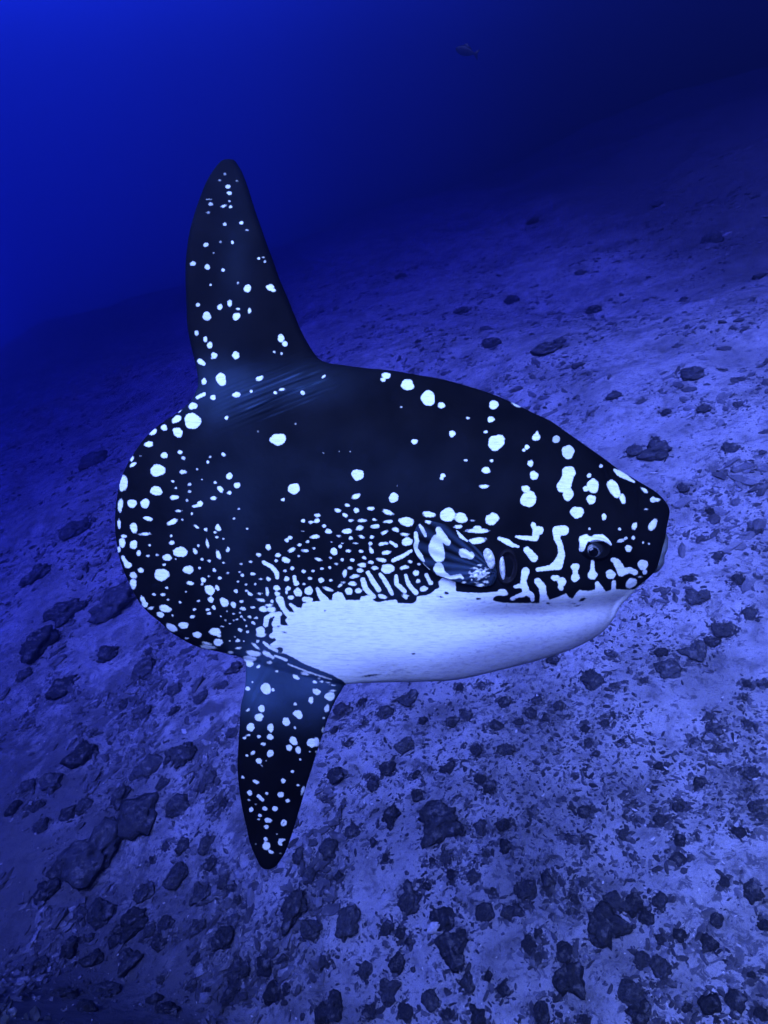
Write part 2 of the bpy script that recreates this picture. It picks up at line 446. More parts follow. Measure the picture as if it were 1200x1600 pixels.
# ------------------------------------------------------------------ sunfish: outline in photograph pixels
OUT = [(348,235),(359,236),(367,246),(374,259),(383,283),(394,318),(404,346),(413,372),(425,404),(437,437),(450,467),(462,497),(471,518),(486,545),
 (499,561),(515,568),(535,571),(575,576),(615,580),(650,586),(695,594),(740,607),(770,617),(800,630),(830,645),(858,658),(885,677),(912,696),(940,716),
 (960,731),(980,743),(1000,755),(1016,764),(1030,775),(1040,787),(1044,798),(1042,811),(1038,826),(1036,840),(1032,856),(1028,872),(1023,888),(1012,901),
 (992,918),(976,936),(964,948),(959,960),(951,973),(935,990),(915,1002),(890,1014),(855,1026),(820,1036),(780,1046),(740,1056),(697,1063),(625,1065),(575,1066),(543,1068),
 (533,1080),(524,1095),(513,1120),(506,1142),(498,1166),(491,1188),(485,1208),(478,1230),(467,1268),(456,1304),(445,1336),(436,1352),(427,1363),(414,1367),
 (404,1362),(397,1348),(388,1326),(383,1301),(377,1271),(372,1235),(370,1198),(372,1165),(374,1138),(376,1105),(380,1088),(383,1072),(384,1052),(381,1030),
 (360,1023),(330,1016),(305,1010),(275,995),(250,975),(230,960),(214,943),(199,916),(187,889),(179,861),(175,831),(175,800),(179,769),(188,737),(205,707),
 (225,681),(250,660),(275,645),(298,626),(308,607),(309,588),(304,562),(298,540),(292,508),(290,478),(287,430),(287,395),(291,355),(299,320),(304,304),(313,278),(322,260),(334,243),(341,237)]
BODY = [(310,612),(345,588),(390,574),(440,566),(490,563),(515,568),(535,571)] + OUT[17:59] + [(500,1062),(440,1048),(400,1034),(378,1027)] + OUT[90:109]

def spline(pts, sub=5, closed=True):
    P = np.array(pts, dtype=np.float64); n = len(P); out = []
    for i in range(n):
        p0, p1, p2, p3 = P[i - 1], P[i], P[(i + 1) % n], P[(i + 2) % n]
        for k in range(sub):
            t = k / sub
            out.append(0.5 * ((2 * p1) + (-p0 + p2) * t + (2 * p0 - 5 * p1 + 4 * p2 - p3) * t * t + (-p0 + 3 * p1 - 3 * p2 + p3) * t ** 3))
    return np.array(out)

def poly_dist(px, py, poly):
    """signed distance (inside positive) and closest point"""
    A = poly; B = np.roll(poly, -1, axis=0); D = B - A; L2 = (D ** 2).sum(1) + 1e-12
    N = len(px); dist = np.empty(N); cx = np.empty(N); cy = np.empty(N); ins = np.zeros(N, bool)
    for s in range(0, N, 8000):
        x = px[s:s + 8000, None]; y = py[s:s + 8000, None]
        t = np.clip(((x - A[:, 0]) * D[:, 0] + (y - A[:, 1]) * D[:, 1]) / L2, 0, 1)
        qx = A[:, 0] + t * D[:, 0]; qy = A[:, 1] + t * D[:, 1]
        d2 = (x - qx) ** 2 + (y - qy) ** 2
        j = d2.argmin(1); r = np.arange(len(j))
        dist[s:s + 8000] = np.sqrt(d2[r, j]); cx[s:s + 8000] = qx[r, j]; cy[s:s + 8000] = qy[r, j]
        cond = (A[:, 1] > y) != (B[:, 1] > y)
        xin = A[:, 0] + (y - A[:, 1]) / np.where(np.abs(D[:, 1]) < 1e-9, 1e-9, D[:, 1]) * D[:, 0]
        ins[s:s + 8000] = (np.count_nonzero(cond & (x < xin), axis=1) % 2) == 1
    return np.where(ins, dist, -dist), cx, cy

def inflate(poly, cfun, x0, x1, y0, y1, step):
    """smoothly inflated half thickness squared over an outline: solves a Poisson problem on a grid"""
    xs = np.arange(x0, x1 + step, step); ys = np.arange(y0, y1 + step, step)
    X, Y = np.meshgrid(xs, ys)
    d, _, _ = poly_dist(X.ravel(), Y.ravel(), poly); d = d.reshape(X.shape)
    m = d > 0
    m[0] = m[-1] = False; m[:, 0] = m[:, -1] = False
    bvec = np.where(m, cfun(X, Y) * step * step, 0.0)
    def A(u):
        r = 4 * u
        r[1:] -= u[:-1]; r[:-1] -= u[1:]; r[:, 1:] -= u[:, :-1]; r[:, :-1] -= u[:, 1:]
        return np.where(m, r, 0)
    u = np.zeros_like(X); r = bvec - A(u); p = r.copy(); rs = (r * r).sum(); rs0 = rs
    for it in range(900):
        Ap = A(p); al = rs / (p * Ap).sum(); u += al * p; r -= al * Ap
        rn = (r * r).sum()
        if rn < rs0 * 1e-9: break
        p = r + rn / rs * p; rs = rn
    # ratio u/d, extended smoothly to the rim and a little beyond
    ok = d > 2.2 * step
    q = np.where(ok, u / np.maximum(d, 1e-6), 0); w = ok.astype(float)
    for it in range(8):
        qs = np.zeros_like(q); ws = np.zeros_like(w)
        for dy in (-1, 0, 1):
            for dx in (-1, 0, 1):
                qs += np.roll(np.roll(q * w, dy, 0), dx, 1); ws += np.roll(np.roll(w, dy, 0), dx, 1)
        fill = (~ok) & (ws > 0)
        q = np.where(fill, qs / np.maximum(ws, 1e-9), q); w = np.where(ok | fill, 1.0, 0.0)
    return dict(x0=x0, y0=y0, step=step, u=u, q=q, d=d)

def bil(F, key, px, py):
    a = F[key]; fx = np.clip((px - F["x0"]) / F["step"], 0, a.shape[1] - 1.001); fy = np.clip((py - F["y0"]) / F["step"], 0, a.shape[0] - 1.001)
    i = fx.astype(int); j = fy.astype(int); s = fx - i; t = fy - j
    return (a[j, i] * (1 - s) + a[j, i + 1] * s) * (1 - t) + (a[j + 1, i] * (1 - s) + a[j + 1, i + 1] * s) * t

def half_thick(F, poly, px, py):
    d = bil(F, "d", px, py)
    near = d < 14
    if near.any():
        dn, _, _ = poly_dist(px[near], py[near], poly); d = d.copy(); d[near] = dn
    uq = bil(F, "q", px, py) * np.maximum(d, 0); uu = bil(F, "u", px, py)
    w = sstep(8, 13, d)
    return np.sqrt(np.maximum(uq * (1 - w) + uu * w, 0)), d

P_OUT = spline(OUT, 4); P_BODY = spline(BODY, 4)
def c_body(X, Y):
    c = 0.050 + 0.165 * sstep(290, 520, X)
    return c + 0.75 * sstep(660, 980, X)
def c_fin(X, Y):
    return 0.030 + 0.03 * sstep(430, 600, Y) * sstep(760, 620, Y) * sstep(280, 330, X) * sstep(560, 480, X)
F_BODY = inflate(P_BODY, c_body, 160, 1060, 540, 1090, 3.0)
F_FIN = inflate(P_OUT, c_fin, 160, 1060, 220, 1385, 3.0)

def fish_half(px, py):
    hb, db = half_thick(F_BODY, P_BODY, px, py)
    hf, df = half_thick(F_FIN, P_OUT, px, py)
    kk = 5.0 + 16.0 * sstep(700, 600, py)
    hb = np.where(db > 0, hb, 0)
    h = 0.5 * (hb + hf + np.sqrt((hb - hf) ** 2 + kk ** 2 * sstep(0, 10, df))) - 0.5 * kk * sstep(0, 10, df) * 0.4
    h = np.where(df > 0, np.maximum(h, hf), 0)
    soft = sstep(0, 16, df)
    # muscle folds at the foot of the dorsal fin
    ca, sa = math.cos(R(-22)), math.sin(R(-22))
    lx = (px - 440) * ca + (py - 612) * sa; ly = -(px - 440) * sa + (py - 612) * ca
    msk = np.exp(-(lx / 85) ** 4 - (ly / 36) ** 4)
    ph = ly + 2.6 * vnoise(lx / 60, ly / 14, 5)
    h = h + soft * msk * (1.7 * np.sin(ph * 0.95) + 1.3 * np.sin(ph * 0.53 + 1.0)) * (0.7 + 0.3 * vnoise(lx / 38, ly / 6, 8))
    h = h + 5 * np.exp(-(lx / 100) ** 2 - (ly / 30) ** 2) * soft
    # furrows on the brow
    for (bx, by, tx, ty, a, w) in ((918,702,946,802,2.2,4.0),(926,700,950,790,1.6,3.0),(984,762,978,800,1.6,4.0)):
        vx, vy = tx - bx, ty - by; ll = vx * vx + vy * vy
        t = np.clip(((px - bx) * vx + (py - by) * vy) / ll, 0, 1)
        dd = np.hypot(px - bx - t * vx, py - by - t * vy)
        h = h - a * np.exp(-(dd / w) ** 2) * np.sin(np.pi * np.clip(t, 0.02, 0.98)) * soft
    # shallow hollow along the jaw, fuller keel beneath it
    yl = 958 - 0.03 * (px - 700) - 0.0002 * (px - 700) ** 2
    h = h - 15.0 * np.exp(-((py - yl) / 21) ** 2) * sstep(630, 790, px) * sstep(1010, 940, px) * soft
    # socket rim swelling round the eye, swelling behind the gill
    h = h + 5.0 * np.exp(-((px - 931) / 34) ** 2 - ((py - 856) / 26) ** 2) * soft
    h = h + 3.0 * np.exp(-((px - 765) / 34) ** 2 - ((py - 880) / 36) ** 2) * soft
    # trailing flap folds of the anal fin
    lx = (px - 392) * 0.5 + (py - 1075) * -0.86; ly2 = (px - 392) * 0.86 + (py - 1075) * 0.5
    h = h + 1.6 * np.exp(-(ly2 / 5.0) ** 2 - (lx / 60) ** 2) * soft + 1.2 * np.exp(-((ly2 - 14) / 4.0) ** 2 - (lx / 55) ** 2) * soft
    h = h + 1.1 * fbm(px / 60, py / 60, 31, 3) * soft
    return h, df

# ------------------------------------------------------------------ sunfish: colour pattern (white marks on dark skin)
PX0, PY0, PW, PH = 150, 215, 920, 1180
SDF = np.full((PH, PW), 9.0); DIM = np.zeros((PH, PW))

def put(d, x0, y0, dimv, field=None, dimf=None):
    field = SDF if field is None else field
    h, w = d.shape
    sl = (slice(y0, y0 + h), slice(x0, x0 + w))
    if dimf is not None:
        dimf[sl] = np.where(d < np.minimum(field[sl], 1.5), dimv, dimf[sl])
    field[sl] = np.minimum(field[sl], d)

def ell(cx, cy, rx, ry, ang=0.0, dimv=0.0, field=None, dimf=None):
    r = max(rx, ry) + 10
    x0 = int(max(0, cx - r - PX0)); x1 = int(min(PW, cx + r - PX0)); y0 = int(max(0, cy - r - PY0)); y1 = int(min(PH, cy + r - PY0))
    if x1 <= x0 or y1 <= y0: return
    X, Y = np.meshgrid(np.arange(x0, x1) + PX0, np.arange(y0, y1) + PY0)
    a = R(ang); dx = X - cx; dy = Y - cy
    u = (dx * math.cos(a) + dy * math.sin(a)) / rx; v = (-dx * math.sin(a) + dy * math.cos(a)) / ry
    th = np.arctan2(v, u); s = (cx * 12.9898 + cy * 78.233) % 6.283
    rr = np.hypot(u, v) / (1 + 0.055 * np.sin(2 * th + s) + 0.05 * np.sin(3 * th + 2 * s) + 0.03 * np.sin(5 * th + 3 * s))
    put(np.minimum((rr - 1) * min(rx, ry), 9.0), x0, y0, dimv, field, DIM if field is None else dimf)

def chain(pts, dimv=0.0, field=None):
    for (xa, ya, ra), (xb, yb, rb) in zip(pts[:-1], pts[1:]):
        r = max(ra, rb) + 10
        x0 = int(max(0, min(xa, xb) - r - PX0)); x1 = int(min(PW, max(xa, xb) + r - PX0))
        y0 = int(max(0, min(ya, yb) - r - PY0)); y1 = int(min(PH, max(ya, yb) + r - PY0))
        if x1 <= x0 or y1 <= y0: continue
        X, Y = np.meshgrid(np.arange(x0, x1) + PX0, np.arange(y0, y1) + PY0)
        vx, vy = xb - xa, yb - ya
        t = np.clip(((X - xa) * vx + (Y - ya) * vy) / (vx * vx + vy * vy + 1e-9), 0, 1)
        d = np.hypot(X - xa - t * vx, Y - ya - t * vy) - (ra + (rb - ra) * t)
        put(np.minimum(d, 9.0), x0, y0, dimv, field, DIM if field is None else None)

def tile(ox, oy, s, ells=(), chains=(), shift=0.0, grow=1.0):
    for t in ells:
        x, y, rx, ry = t[:4]; ang = t[4] if len(t) > 4 else 0; dv = t[5] if len(t) > 5 else 0.0
        ell(ox + x / s, oy + y / s, max(rx / s * grow, 0.9), max(ry / s * grow, 0.9), ang, dv)
    for c in chains:
        chain([(ox + x / s, oy + y / s, r / s) for x, y, r in c])

# tail and hind body, upper half
tile(150, 550, 4, [(738,20,17,19),(873,20,20,23),(782,170,31,38,-10),(674,183,15,19),(731,284,16,16),(602,336,28,20),(600,430,50,51),(497,417,32,20,-25),
 (415,469,20,18),(505,500,34,26,35),(343,496,28,14,-30),(878,267,24,16),(970,246,9,9),(1022,165,22,14,-20),(1120,254,11,9),(1162,234,18,7,-5),(816,411,14,10,-45),
 (518,367,10,4,-40),(315,572,28,17,-10),(417,643,22,18,30),(519,624,14,12),(541,662,13,9,20,.3),(797,641,14,10,20),(712,656,7,7),(698,687,8,9),(629,731,8,6,0,.4),(539,749,22,12,0,.2),
 (375,738,49,36,5),(205,665,9,16,25),(212,700,22,11,-35),(473,808,9,7),(492,849,8,5),(582,826,10,9,0,.3),(581,871,10,8,0,.3),(662,796,5,4,0,.3),(260,645,5,4,0,.6),(150,820,26,48,5,.1),
 (365,867,38,28),(483,908,27,13),(564,927,8,9,0,.3),(206,946,32,24),(291,946,31,26,-35),(130,958,16,38,8,.1),(745,815,10,7,30),(777,858,22,14,40),(833,775,19,20),(882,833,19,18),
 (833,880,14,11),(733,914,18,11),(648,948,18,17),(596,1011,7,8),(512,993,18,7),(536,1049,7,5),(470,1063,33,15,-22),(312,1042,27,13,15),(624,1091,17,7,35),(685,1110,11,9),
 (763,1099,16,20,-15),(743,1127,10,7,20),(755,1157,9,7),(797,1167,5,4),(862,1041,7,5),(892,980,7,5),(945,1104,7,6),(1168,923,11,10),(122,1075,10,25,0,.1),(217,1100,23,31,-15),
 (290,1139,33,8,-5),(152,1153,16,11),(463,1150,9,7),(1138,546,47,37,-5),(1013,497,5,5,0,.6)],
 [[(648,57,16),(673,73,11)],[(630,283,10),(674,262,11)],[(606,965,7),(650,956,9)]])
# tail and hind body, lower half
tile(150, 800, 4, [(695,198,9,24,-10),(142,195,20,28),(120,238,11,18),(216,207,23,28),(249,261,13,18),(320,210,9,6),(311,277,10,7),(370,271,9,6),(467,193,16,13),(437,286,29,20,10),(493,295,5,5),
 (522,251,45,31,8),(418,331,10,6),(178,335,24,20),(263,368,19,14),(400,395,50,35),(573,362,33,26),(585,446,22,11,5),(638,210,8,8),(617,246,11,20,-30),(661,296,10,8),(706,306,10,7),(764,268,13,28,-20),
 (797,317,8,6),(823,240,12,8),(826,228,7,8),(738,364,9,11,-30),(822,382,8,6),(773,413,11,10),(645,351,7,8),(704,402,7,5),(669,425,14,17,-20),(662,452,8,6),(709,488,35,26,35),(757,474,11,18,-30),
 (717,548,18,18),(801,564,22,31,-30),(858,579,14,21,-25),(874,494,12,11),(908,325,9,7),(967,311,10,7),(897,376,6,4),(915,395,11,8,20),(979,387,14,9),(886,435,6,5),(938,453,7,6),(995,450,8,7),
 (1030,420,10,5),(1078,419,15,10,40),(940,491,7,6),(962,511,15,10,35),(1023,511,14,6),(1016,268,17,10,25),(1076,219,15,19,-20),(1137,269,16,13),(1125,304,10,9),(1186,300,25,17,20),(909,559,10,8),
 (918,604,17,9,10),(980,597,13,7),(960,656,13,8,20),(1001,662,11,7),(985,694,14,7,25),(900,629,7,5),(910,655,9,5,45),(929,675,8,4,45),(861,636,8,5),(880,671,8,4),(862,677,6,4),(818,620,5,4),(780,652,4,3),
 (809,677,6,5),(836,697,6,4),(940,713,6,5),(947,748,9,8),(902,738,16,9,20),(790,716,9,4),(866,779,6,4),(885,804,14,10),(924,808,5,4),(836,806,5,3),(890,851,16,7),(433,476,9,6),(560,500,5,4),(350,520,11,7),
 (408,519,16,8,-10),(442,551,8,5),(520,567,8,7),(640,557,9,5,-20),(612,611,11,7,-20),(697,611,12,8),(705,634,12,7),(735,598,11,12,-30),(600,656,15,9,-10),(472,650,7,6),(424,608,37,22,10),(390,646,25,16,15),
 (330,606,18,9,-15,.2),(541,711,30,21),(630,769,28,17),(743,749,36,22,-5),(769,775,10,7),(763,815,29,20),(465,727,40,20,25,.3),(700,846,48,11,8,.2),(690,822,30,7,12,.3),(560,792,12,6,0,.3),(840,878,17,8),
 (805,888,14,5),(215,400,24,18,40,.2),(212,455,20,35),(278,560,13,33,-25),(290,585,18,18),(997,838,28,9,40),(985,884,42,18,10),(1070,888,34,14,32)],
 [[(145,285,10),(170,330,13)],[(1048,315,11),(1095,340,12),(1130,380,13),(1132,408,12)]])
# flank and belly edge
tile(400, 800, 4, [(384,20,17,10),(294,55,12,10),(343,64,15,8),(380,55,17,12,-15),(425,88,12,9),(453,121,20,15),(558,20,17,9,30),(592,53,16,8),(663,53,28,9,-5),(740,48,12,7),(745,90,26,13),(648,100,23,15,-10),
 (570,120,30,16),(518,150,13,6),(592,163,12,9),(293,120,7,4),(212,160,15,10),(193,175,13,11,-20),(368,155,28,11,-10),(322,185,11,8),(271,205,13,8),(224,237,24,11,-25),(307,242,19,9),(266,275,7,5),(362,226,9,6),
 (487,247,21,22,-30),(526,215,10,10,-20),(540,195,6,3),(473,188,5,4),(578,243,15,9),(623,195,14,6),(660,155,18,8,10),(723,157,13,9),(714,198,12,10),(656,245,14,9),(602,300,13,10),(676,286,14,9),(537,299,11,8),
 (503,324,11,5),(465,287,8,6),(390,296,21,9,20),(226,351,12,11),(181,368,9,7),(298,371,12,11),(357,368,10,7),(411,354,11,7),(461,347,9,9),(192,418,16,14),(252,445,18,14),(338,415,12,8),(407,426,18,15),
 (467,428,11,7),(299,450,9,6),(450,482,30,11,18),(555,383,12,26,8),(587,350,16,9),(525,460,16,8,-30),(545,441,11,5),(664,332,25,13),(718,315,17,9),(742,350,19,12),(650,366,20,13,15),(617,402,27,11,-8),
 (602,448,24,13),(580,495,24,21),(640,492,20,16,20),(785,300,30,11,10),(815,254,27,13,-10),(720,240,12,21,-30),(785,200,20,10),(810,196,18,7),(803,128,23,10,-25),(827,60,28,9),(873,110,22,12,10),(927,140,24,9),
 (823,355,43,28),(927,347,27,11,-10),(963,311,13,9),(1018,326,10,8),(1000,382,18,19),(1013,432,13,12),(1048,480,24,16,-15),(1092,442,15,14),(945,532,35,13,20),(790,528,27,14,10),(940,60,48,27,5),(945,185,33,25),
 (1080,15,35,17),(825,5,28,11,15),(262,502,22,28,-40),(330,492,25,26,-30),(218,535,17,13),(200,478,16,12),(192,500,7,14),(130,475,20,16),(133,512,16,14),(70,498,10,26,-8),(30,550,26,9,10),(80,583,22,8),(100,558,10,9),
 (45,607,25,17),(95,611,27,16),(28,745,28,28),(10,808,10,9),(30,765,30,18),(78,419,15,10,40)],
 [[(240,405,10),(245,440,11)],[(840,188,8),(878,212,9)],[(858,302,12),(910,280,11),(970,242,9)],[(1065,392,11),(1088,440,11)],[(700,378,12),(735,440,15),(768,487,15)],
  [(668,425,16),(685,480,16),(735,528,14)],[(778,390,11),(812,440,13),(850,510,11)],[(875,402,11),(880,450,14),(928,495,13)],[(935,395,9),(955,455,13),(1000,505,14)],
  [(382,478,9),(400,515,17),(430,555,26)],[(148,548,24),(170,600,15),(200,640,16),(230,640,14)],[(60,705,15),(66,662,15),(105,640,13),(150,638,13)],[(118,700,20),(135,660,18),(128,735,22)],
  [(48,815,8),(85,845,10),(130,868,9)],[(55,878,7),(105,910,9)],[(118,898,6),(190,925,8)],[(200,950,4),(330,1002,5),(470,1046,4)],[(215,578,9),(250,605,12),(275,615,14)],[(300,545,14),(340,548,14),(330,570,14)],
  [(100,772,16),(130,770,22),(180,760,30)]])
# upper flank
tile(400, 550, 4, [(237,855,35,34),(635,768,36,35),(860,910,29,30),(625,902,26,15,-25),(168,923,11,10,0,.2),(570,957,15,9),(510,990,20,11,15),(628,990,18,14,25),(717,978,20,11),(824,1000,32,12,18),(556,1020,17,10,25),
 (990,560,19,16),(424,632,5,4,0,.4),(908,343,7,4,0,.4),(247,449,7,4,0,.4),(292,255,13,12),(813,148,26,20),(795,173,16,12),(947,205,39,34,-10),(1076,288,44,46,20),(1159,333,22,18,-15),(880,836,4,4,0,.5),(520,622,4,3,0,.5),(588,622,4,3,0,.5)],
 [[(415,160,5),(430,148,6)],[(1166,772,12),(1158,788,9)]])
# head and shoulder
tile(640, 560, 4, [(364,372,10,8),(266,471,20,19),(351,636,10,7),(210,730,13,11),(200,748,12,10),(526,290,30,26),(508,381,22,17),(475,459,12,9),(540,527,52,44,-15),(562,500,30,22,-10),(512,639,11,8),(478,699,25,20),
 (467,800,30,10,-3),(664,288,30,9,30,.2),(791,493,24,22),(795,474,10,18,8),(733,555,15,13,-30),(714,574,10,10),(755,656,16,21,-15),(777,731,24,28),(725,815,26,20),(743,880,47,50),(916,505,22,23,0,.45),(990,585,40,40,0,.2),
 (994,717,43,42),(965,795,45,42),(990,850,34,38),(1122,732,13,13),(1147,797,37,42),(1101,815,17,17),(1135,882,27,30),(1046,962,40,37),(120,975,36,17,10),(238,978,46,43),(322,997,38,32),(392,1014,9,5),(515,1005,45,32,-15),(520,990,26,24),
 (303,1052,24,11),(425,1078,65,14),(425,1065,28,18),(420,1140,60,18,-8),(1125,1065,6,4)],
 [[(990,740,34),(970,790,40)]])
tile(820, 680, 5, [(595,241,13,13,0,.2),(690,410,42,62,-28),(715,450,32,36,-20),(765,498,22,37,-10),(935,430,32,12,35),(1000,503,20,22,0,.1),(1032,505,24,13),(945,578,12,5,0,.4),(620,640,16,24),(507,731,8,6)],
 [[(700,270,8),(735,296,22),(775,318,20),(800,332,16),(855,366,6)]])
tile(780, 800, 4, [(350,412,25,18),(390,437,28,28),(385,470,18,20),(475,345,25,25),(475,410,27,25),(583,395,32,24),(697,390,28,30),(715,300,18,16,0,.2),(898,330,30,33),(910,375,14,16),(880,405,12,5,0,.2),(825,445,37,28,-25),(20,503,34,20),
 (655,30,14,20),(565,105,7,6),(751,106,9,8),(845,87,14,24,15),(960,80,20,40,35),(808,228,20,22),(838,162,10,13),(900,191,6,6),(936,198,6,5),(758,180,20,10,-20,.3),(790,165,14,7,-40,.4)],
 [[(165,370,24),(150,432,17),(168,500,22),(205,522,15),(208,548,12)],[(100,467,10),(150,458,16)],[(80,542,11),(150,515,15)],[(240,432,20),(270,470,22),(276,520,22),(285,570,34)],
  [(475,350,15),(475,405,15)],[(583,305,9),(583,345,13),(583,395,20)],[(735,315,22),(755,350,26),(762,380,22),(815,362,17),(850,378,17)],[(717,440,13),(715,480,14),(715,510,24)],[(612,448,14),(625,480,24),(630,510,40)],
  [(213,80,15),(225,105,14)],[(250,115,26),(232,125,24),(225,165,18),(190,165,13),(125,157,11),(105,154,6)],[(0,166,10),(50,186,18),(85,208,13),(120,216,6)],[(172,237,20),(195,262,22),(217,288,24)],
  [(405,115,30),(362,118,30),(360,160,20),(383,215,17),(390,270,21),(365,330,32),(320,348,16),(240,360,12)],
  [(517,205,14),(522,172,24),(542,160,20),(572,174,15),(605,162,22),(640,158,19),(674,180,13),(694,202,8)],[(517,205,14),(510,238,9)]])
# belly: one white field
def T(ox, oy, s, pts): return [(ox + x / s, oy + y / s) for x, y in pts]
BELLY = (T(400, 800, 4, [(88,775),(112,735),(150,705),(205,712),(182,676),(200,652),(240,632),(228,604),(250,592),(282,606),(292,574),(340,562),(400,558),(475,552),(482,515),(510,499),(540,507),(560,550),(650,552),(657,530),(700,522),
   (745,530),(727,550),(760,565),(830,552),(878,548),(886,570),(968,573),(1000,558)])
 + T(640, 780, 5.4545, [(62,850),(64,828),(120,824),(185,805),(215,772),(255,752),(248,705),(275,668),(390,700),(395,785),(470,795),(600,800),(720,792),(790,775),(832,792),(800,816),(725,825),(706,862),(760,878),(850,885),(1000,886),(1090,888)])
 + T(780, 800, 4, [(262,566),(300,576),(320,547),(360,535),(418,510),(436,535),(460,540),(480,510),(500,488),(560,495),(600,484),(640,480),(668,496),(695,490),(735,483),(800,487),(845,484),(900,440)])
 + [(1030,905),(990,1010),(800,1090),(560,1090)]
 + T(400, 800, 4, [(540,1052),(450,1008),(400,988),(300,948),(230,908),(180,884),(140,880),(166,868),(168,850),(140,846),(110,852),(85,830),(124,806),(126,782),(100,790)]))
bp_ = np.array(BELLY)
X_, Y_ = np.meshgrid(np.arange(390, 1070), np.arange(880, 1100))
db_, _, _ = poly_dist(X_.ravel().astype(float), Y_.ravel().astype(float), bp_)
put(np.minimum(-db_.reshape(X_.shape), 9.0), 390 - PX0, 880 - PY0, 0.0, None, DIM)
# dark islands in the white; the long thin one paints a crease's shade
HOLE = np.full((PH, PW), 9.0)
def hole(ox, oy, s, lst):
    for t in lst:
        ell(ox + t[0] / s, oy + t[1] / s, max(t[2] / s, .8), max(t[3] / s, .8), t[4] if len(t) > 4 else 0, 0, HOLE)
hole(400, 800, 4, [(140,715,10,6),(178,752,14,6,15),(430,617,8,5),(155,862,15,17),(98,672,12,14),(985,886,12,5),(280,950,14,5,25),(715,1022,52,6,-8),(470,1020,18,6,20)])
hole(640, 780, 5.4545, [(315,800,20,13),(265,832,28,7,10),(588,850,24,10),(1180,886,16,8),(20,850,38,38),(825,905,6,3)])
hole(780, 800, 4, [(520,548,24,9,-22),(490,585,18,5,-12),(467,573,13,4),(305,571,12,6),(140,546,45,14,-3)])
# dorsal fin
tile(250, 220, 4.2857, [(430,256,16,14,0,.25),(440,302,16,12,0,.2),(443,359,8,5,0,.3),(405,394,18,10,-20,.2),(452,399,12,10,0,.2),(373,210,9,7,0,.8),(490,216,8,6,0,.7),(410,168,10,8,0,.85),(315,380,15,12,0,.6),(305,347,17,4,0,.7),
 (300,440,12,9,0,.85),(415,524,13,11,0,.4),(527,513,13,11),(567,566,9,6,0,.6),(290,671,17,14,0,.3),(390,650,9,7,0,.75),(470,654,9,11,0,.1),(345,729,6,5,0,.7),(206,804,19,15,0,.35),(305,828,17,19,0,.25),(413,850,12,11,0,.2),(331,955,8,8),
 (652,768,10,8,-40),(693,790,9,8,0,.3),(684,760,7,3,0,.4),(515,940,7,7,0,.5),(580,978,23,27),(733,972,26,21),(750,990,20,12,20),(248,1092,14,12,0,.3),(396,1108,17,19,0,.1),(462,1081,16,21,0,.1),(520,1121,12,6),(596,1132,10,18),(310,1170,27,30,0,.2),(508,1172,22,28,25)])
tile(270, 450, 4.2857, [(158,300,12,17,0,.15),(217,341,13,17),(247,382,17,22),(276,452,18,19),(260,472,5,5),(422,451,22,25),(724,334,20,28),(750,373,18,18),(680,428,8,8),(728,438,7,9),(868,702,14,13),(820,910,8,5,0,.4)])
# anal fin
tile(350, 1010, 5.4545, [(215,106,52,28),(218,148,30,28),(293,172,17,12,-30),(388,137,22,13),(451,213,13,8),(357,360,44,46,-20),(419,369,13,13),(243,304,8,8),(202,360,19,17),(205,541,18,10,-35),(320,530,28,28),(298,605,38,30,-15),(225,691,32,36),
 (396,695,25,37,-10),(391,775,27,24),(297,771,16,14),(206,759,16,8),(174,784,14,12),(333,836,20,13),(392,917,28,30),(243,912,22,13,-40),(194,936,12,9,30),(294,982,26,22),(318,1025,11,5,40,.3),(359,982,6,4),(613,262,28,17,25),(690,233,32,14,10),
 (774,304,18,11),(788,387,37,24,15),(741,459,19,29),(606,492,14,12),(625,572,34,30),(645,595,24,26),(529,643,31,36),(603,696,8,11),(590,808,30,38,-30),(553,868,26,25),(630,889,24,28),(745,825,38,40),(790,820,24,40,0,.2),(902,427,40,36),(925,378,25,8),
 (877,530,20,32,20,.1),(850,611,9,9),(648,972,9,9),(580,1076,14,10),(500,1160,18,22),(266,1168,28,14,20),(152,1127,12,11),(845,712,12,25,15,.3),(728,904,7,7),(785,904,10,10,0,.2),(832,300,14,8),(885,308,16,6),(808,272,12,7),(930,330,18,4,8)])
tile(350, 1180, 5.4545, [(625,271,11,9),(668,315,15,35,15,.3),(210,339,21,22),(358,345,12,11),(476,355,24,26),(536,409,16,17),(202,405,9,6),(221,489,18,20),(338,479,22,17),(425,480,24,22),(295,540,16,13),(283,575,9,8),(365,585,30,22,15),(349,644,20,17),
 (500,607,26,27),(340,752,17,17),(347,812,34,35),(385,866,23,14,30),(440,709,6,5,0,.4),(465,880,8,5,0,.6),(258,797,7,5,0,.7),(260,443,8,5,0,.6)],
 [[(287,368,16),(320,402,13)],[(503,758,9),(468,764,16),(464,790,16),(478,802,8)]])
hole(350, 1180, 5.4545, [(495,606,5,18,25)])
SDF = np.maximum(SDF, -HOLE)

def sample(field, px, py):
    fx = np.clip(px - PX0, 0, PW - 1.001); fy = np.clip(py - PY0, 0, PH - 1.001)
    i = fx.astype(int); j = fy.astype(int); s = fx - i; t = fy - j
    return (field[j, i] * (1 - s) + field[j, i + 1] * s) * (1 - t) + (field[j + 1, i] * (1 - s) + field[j + 1, i + 1] * s) * t

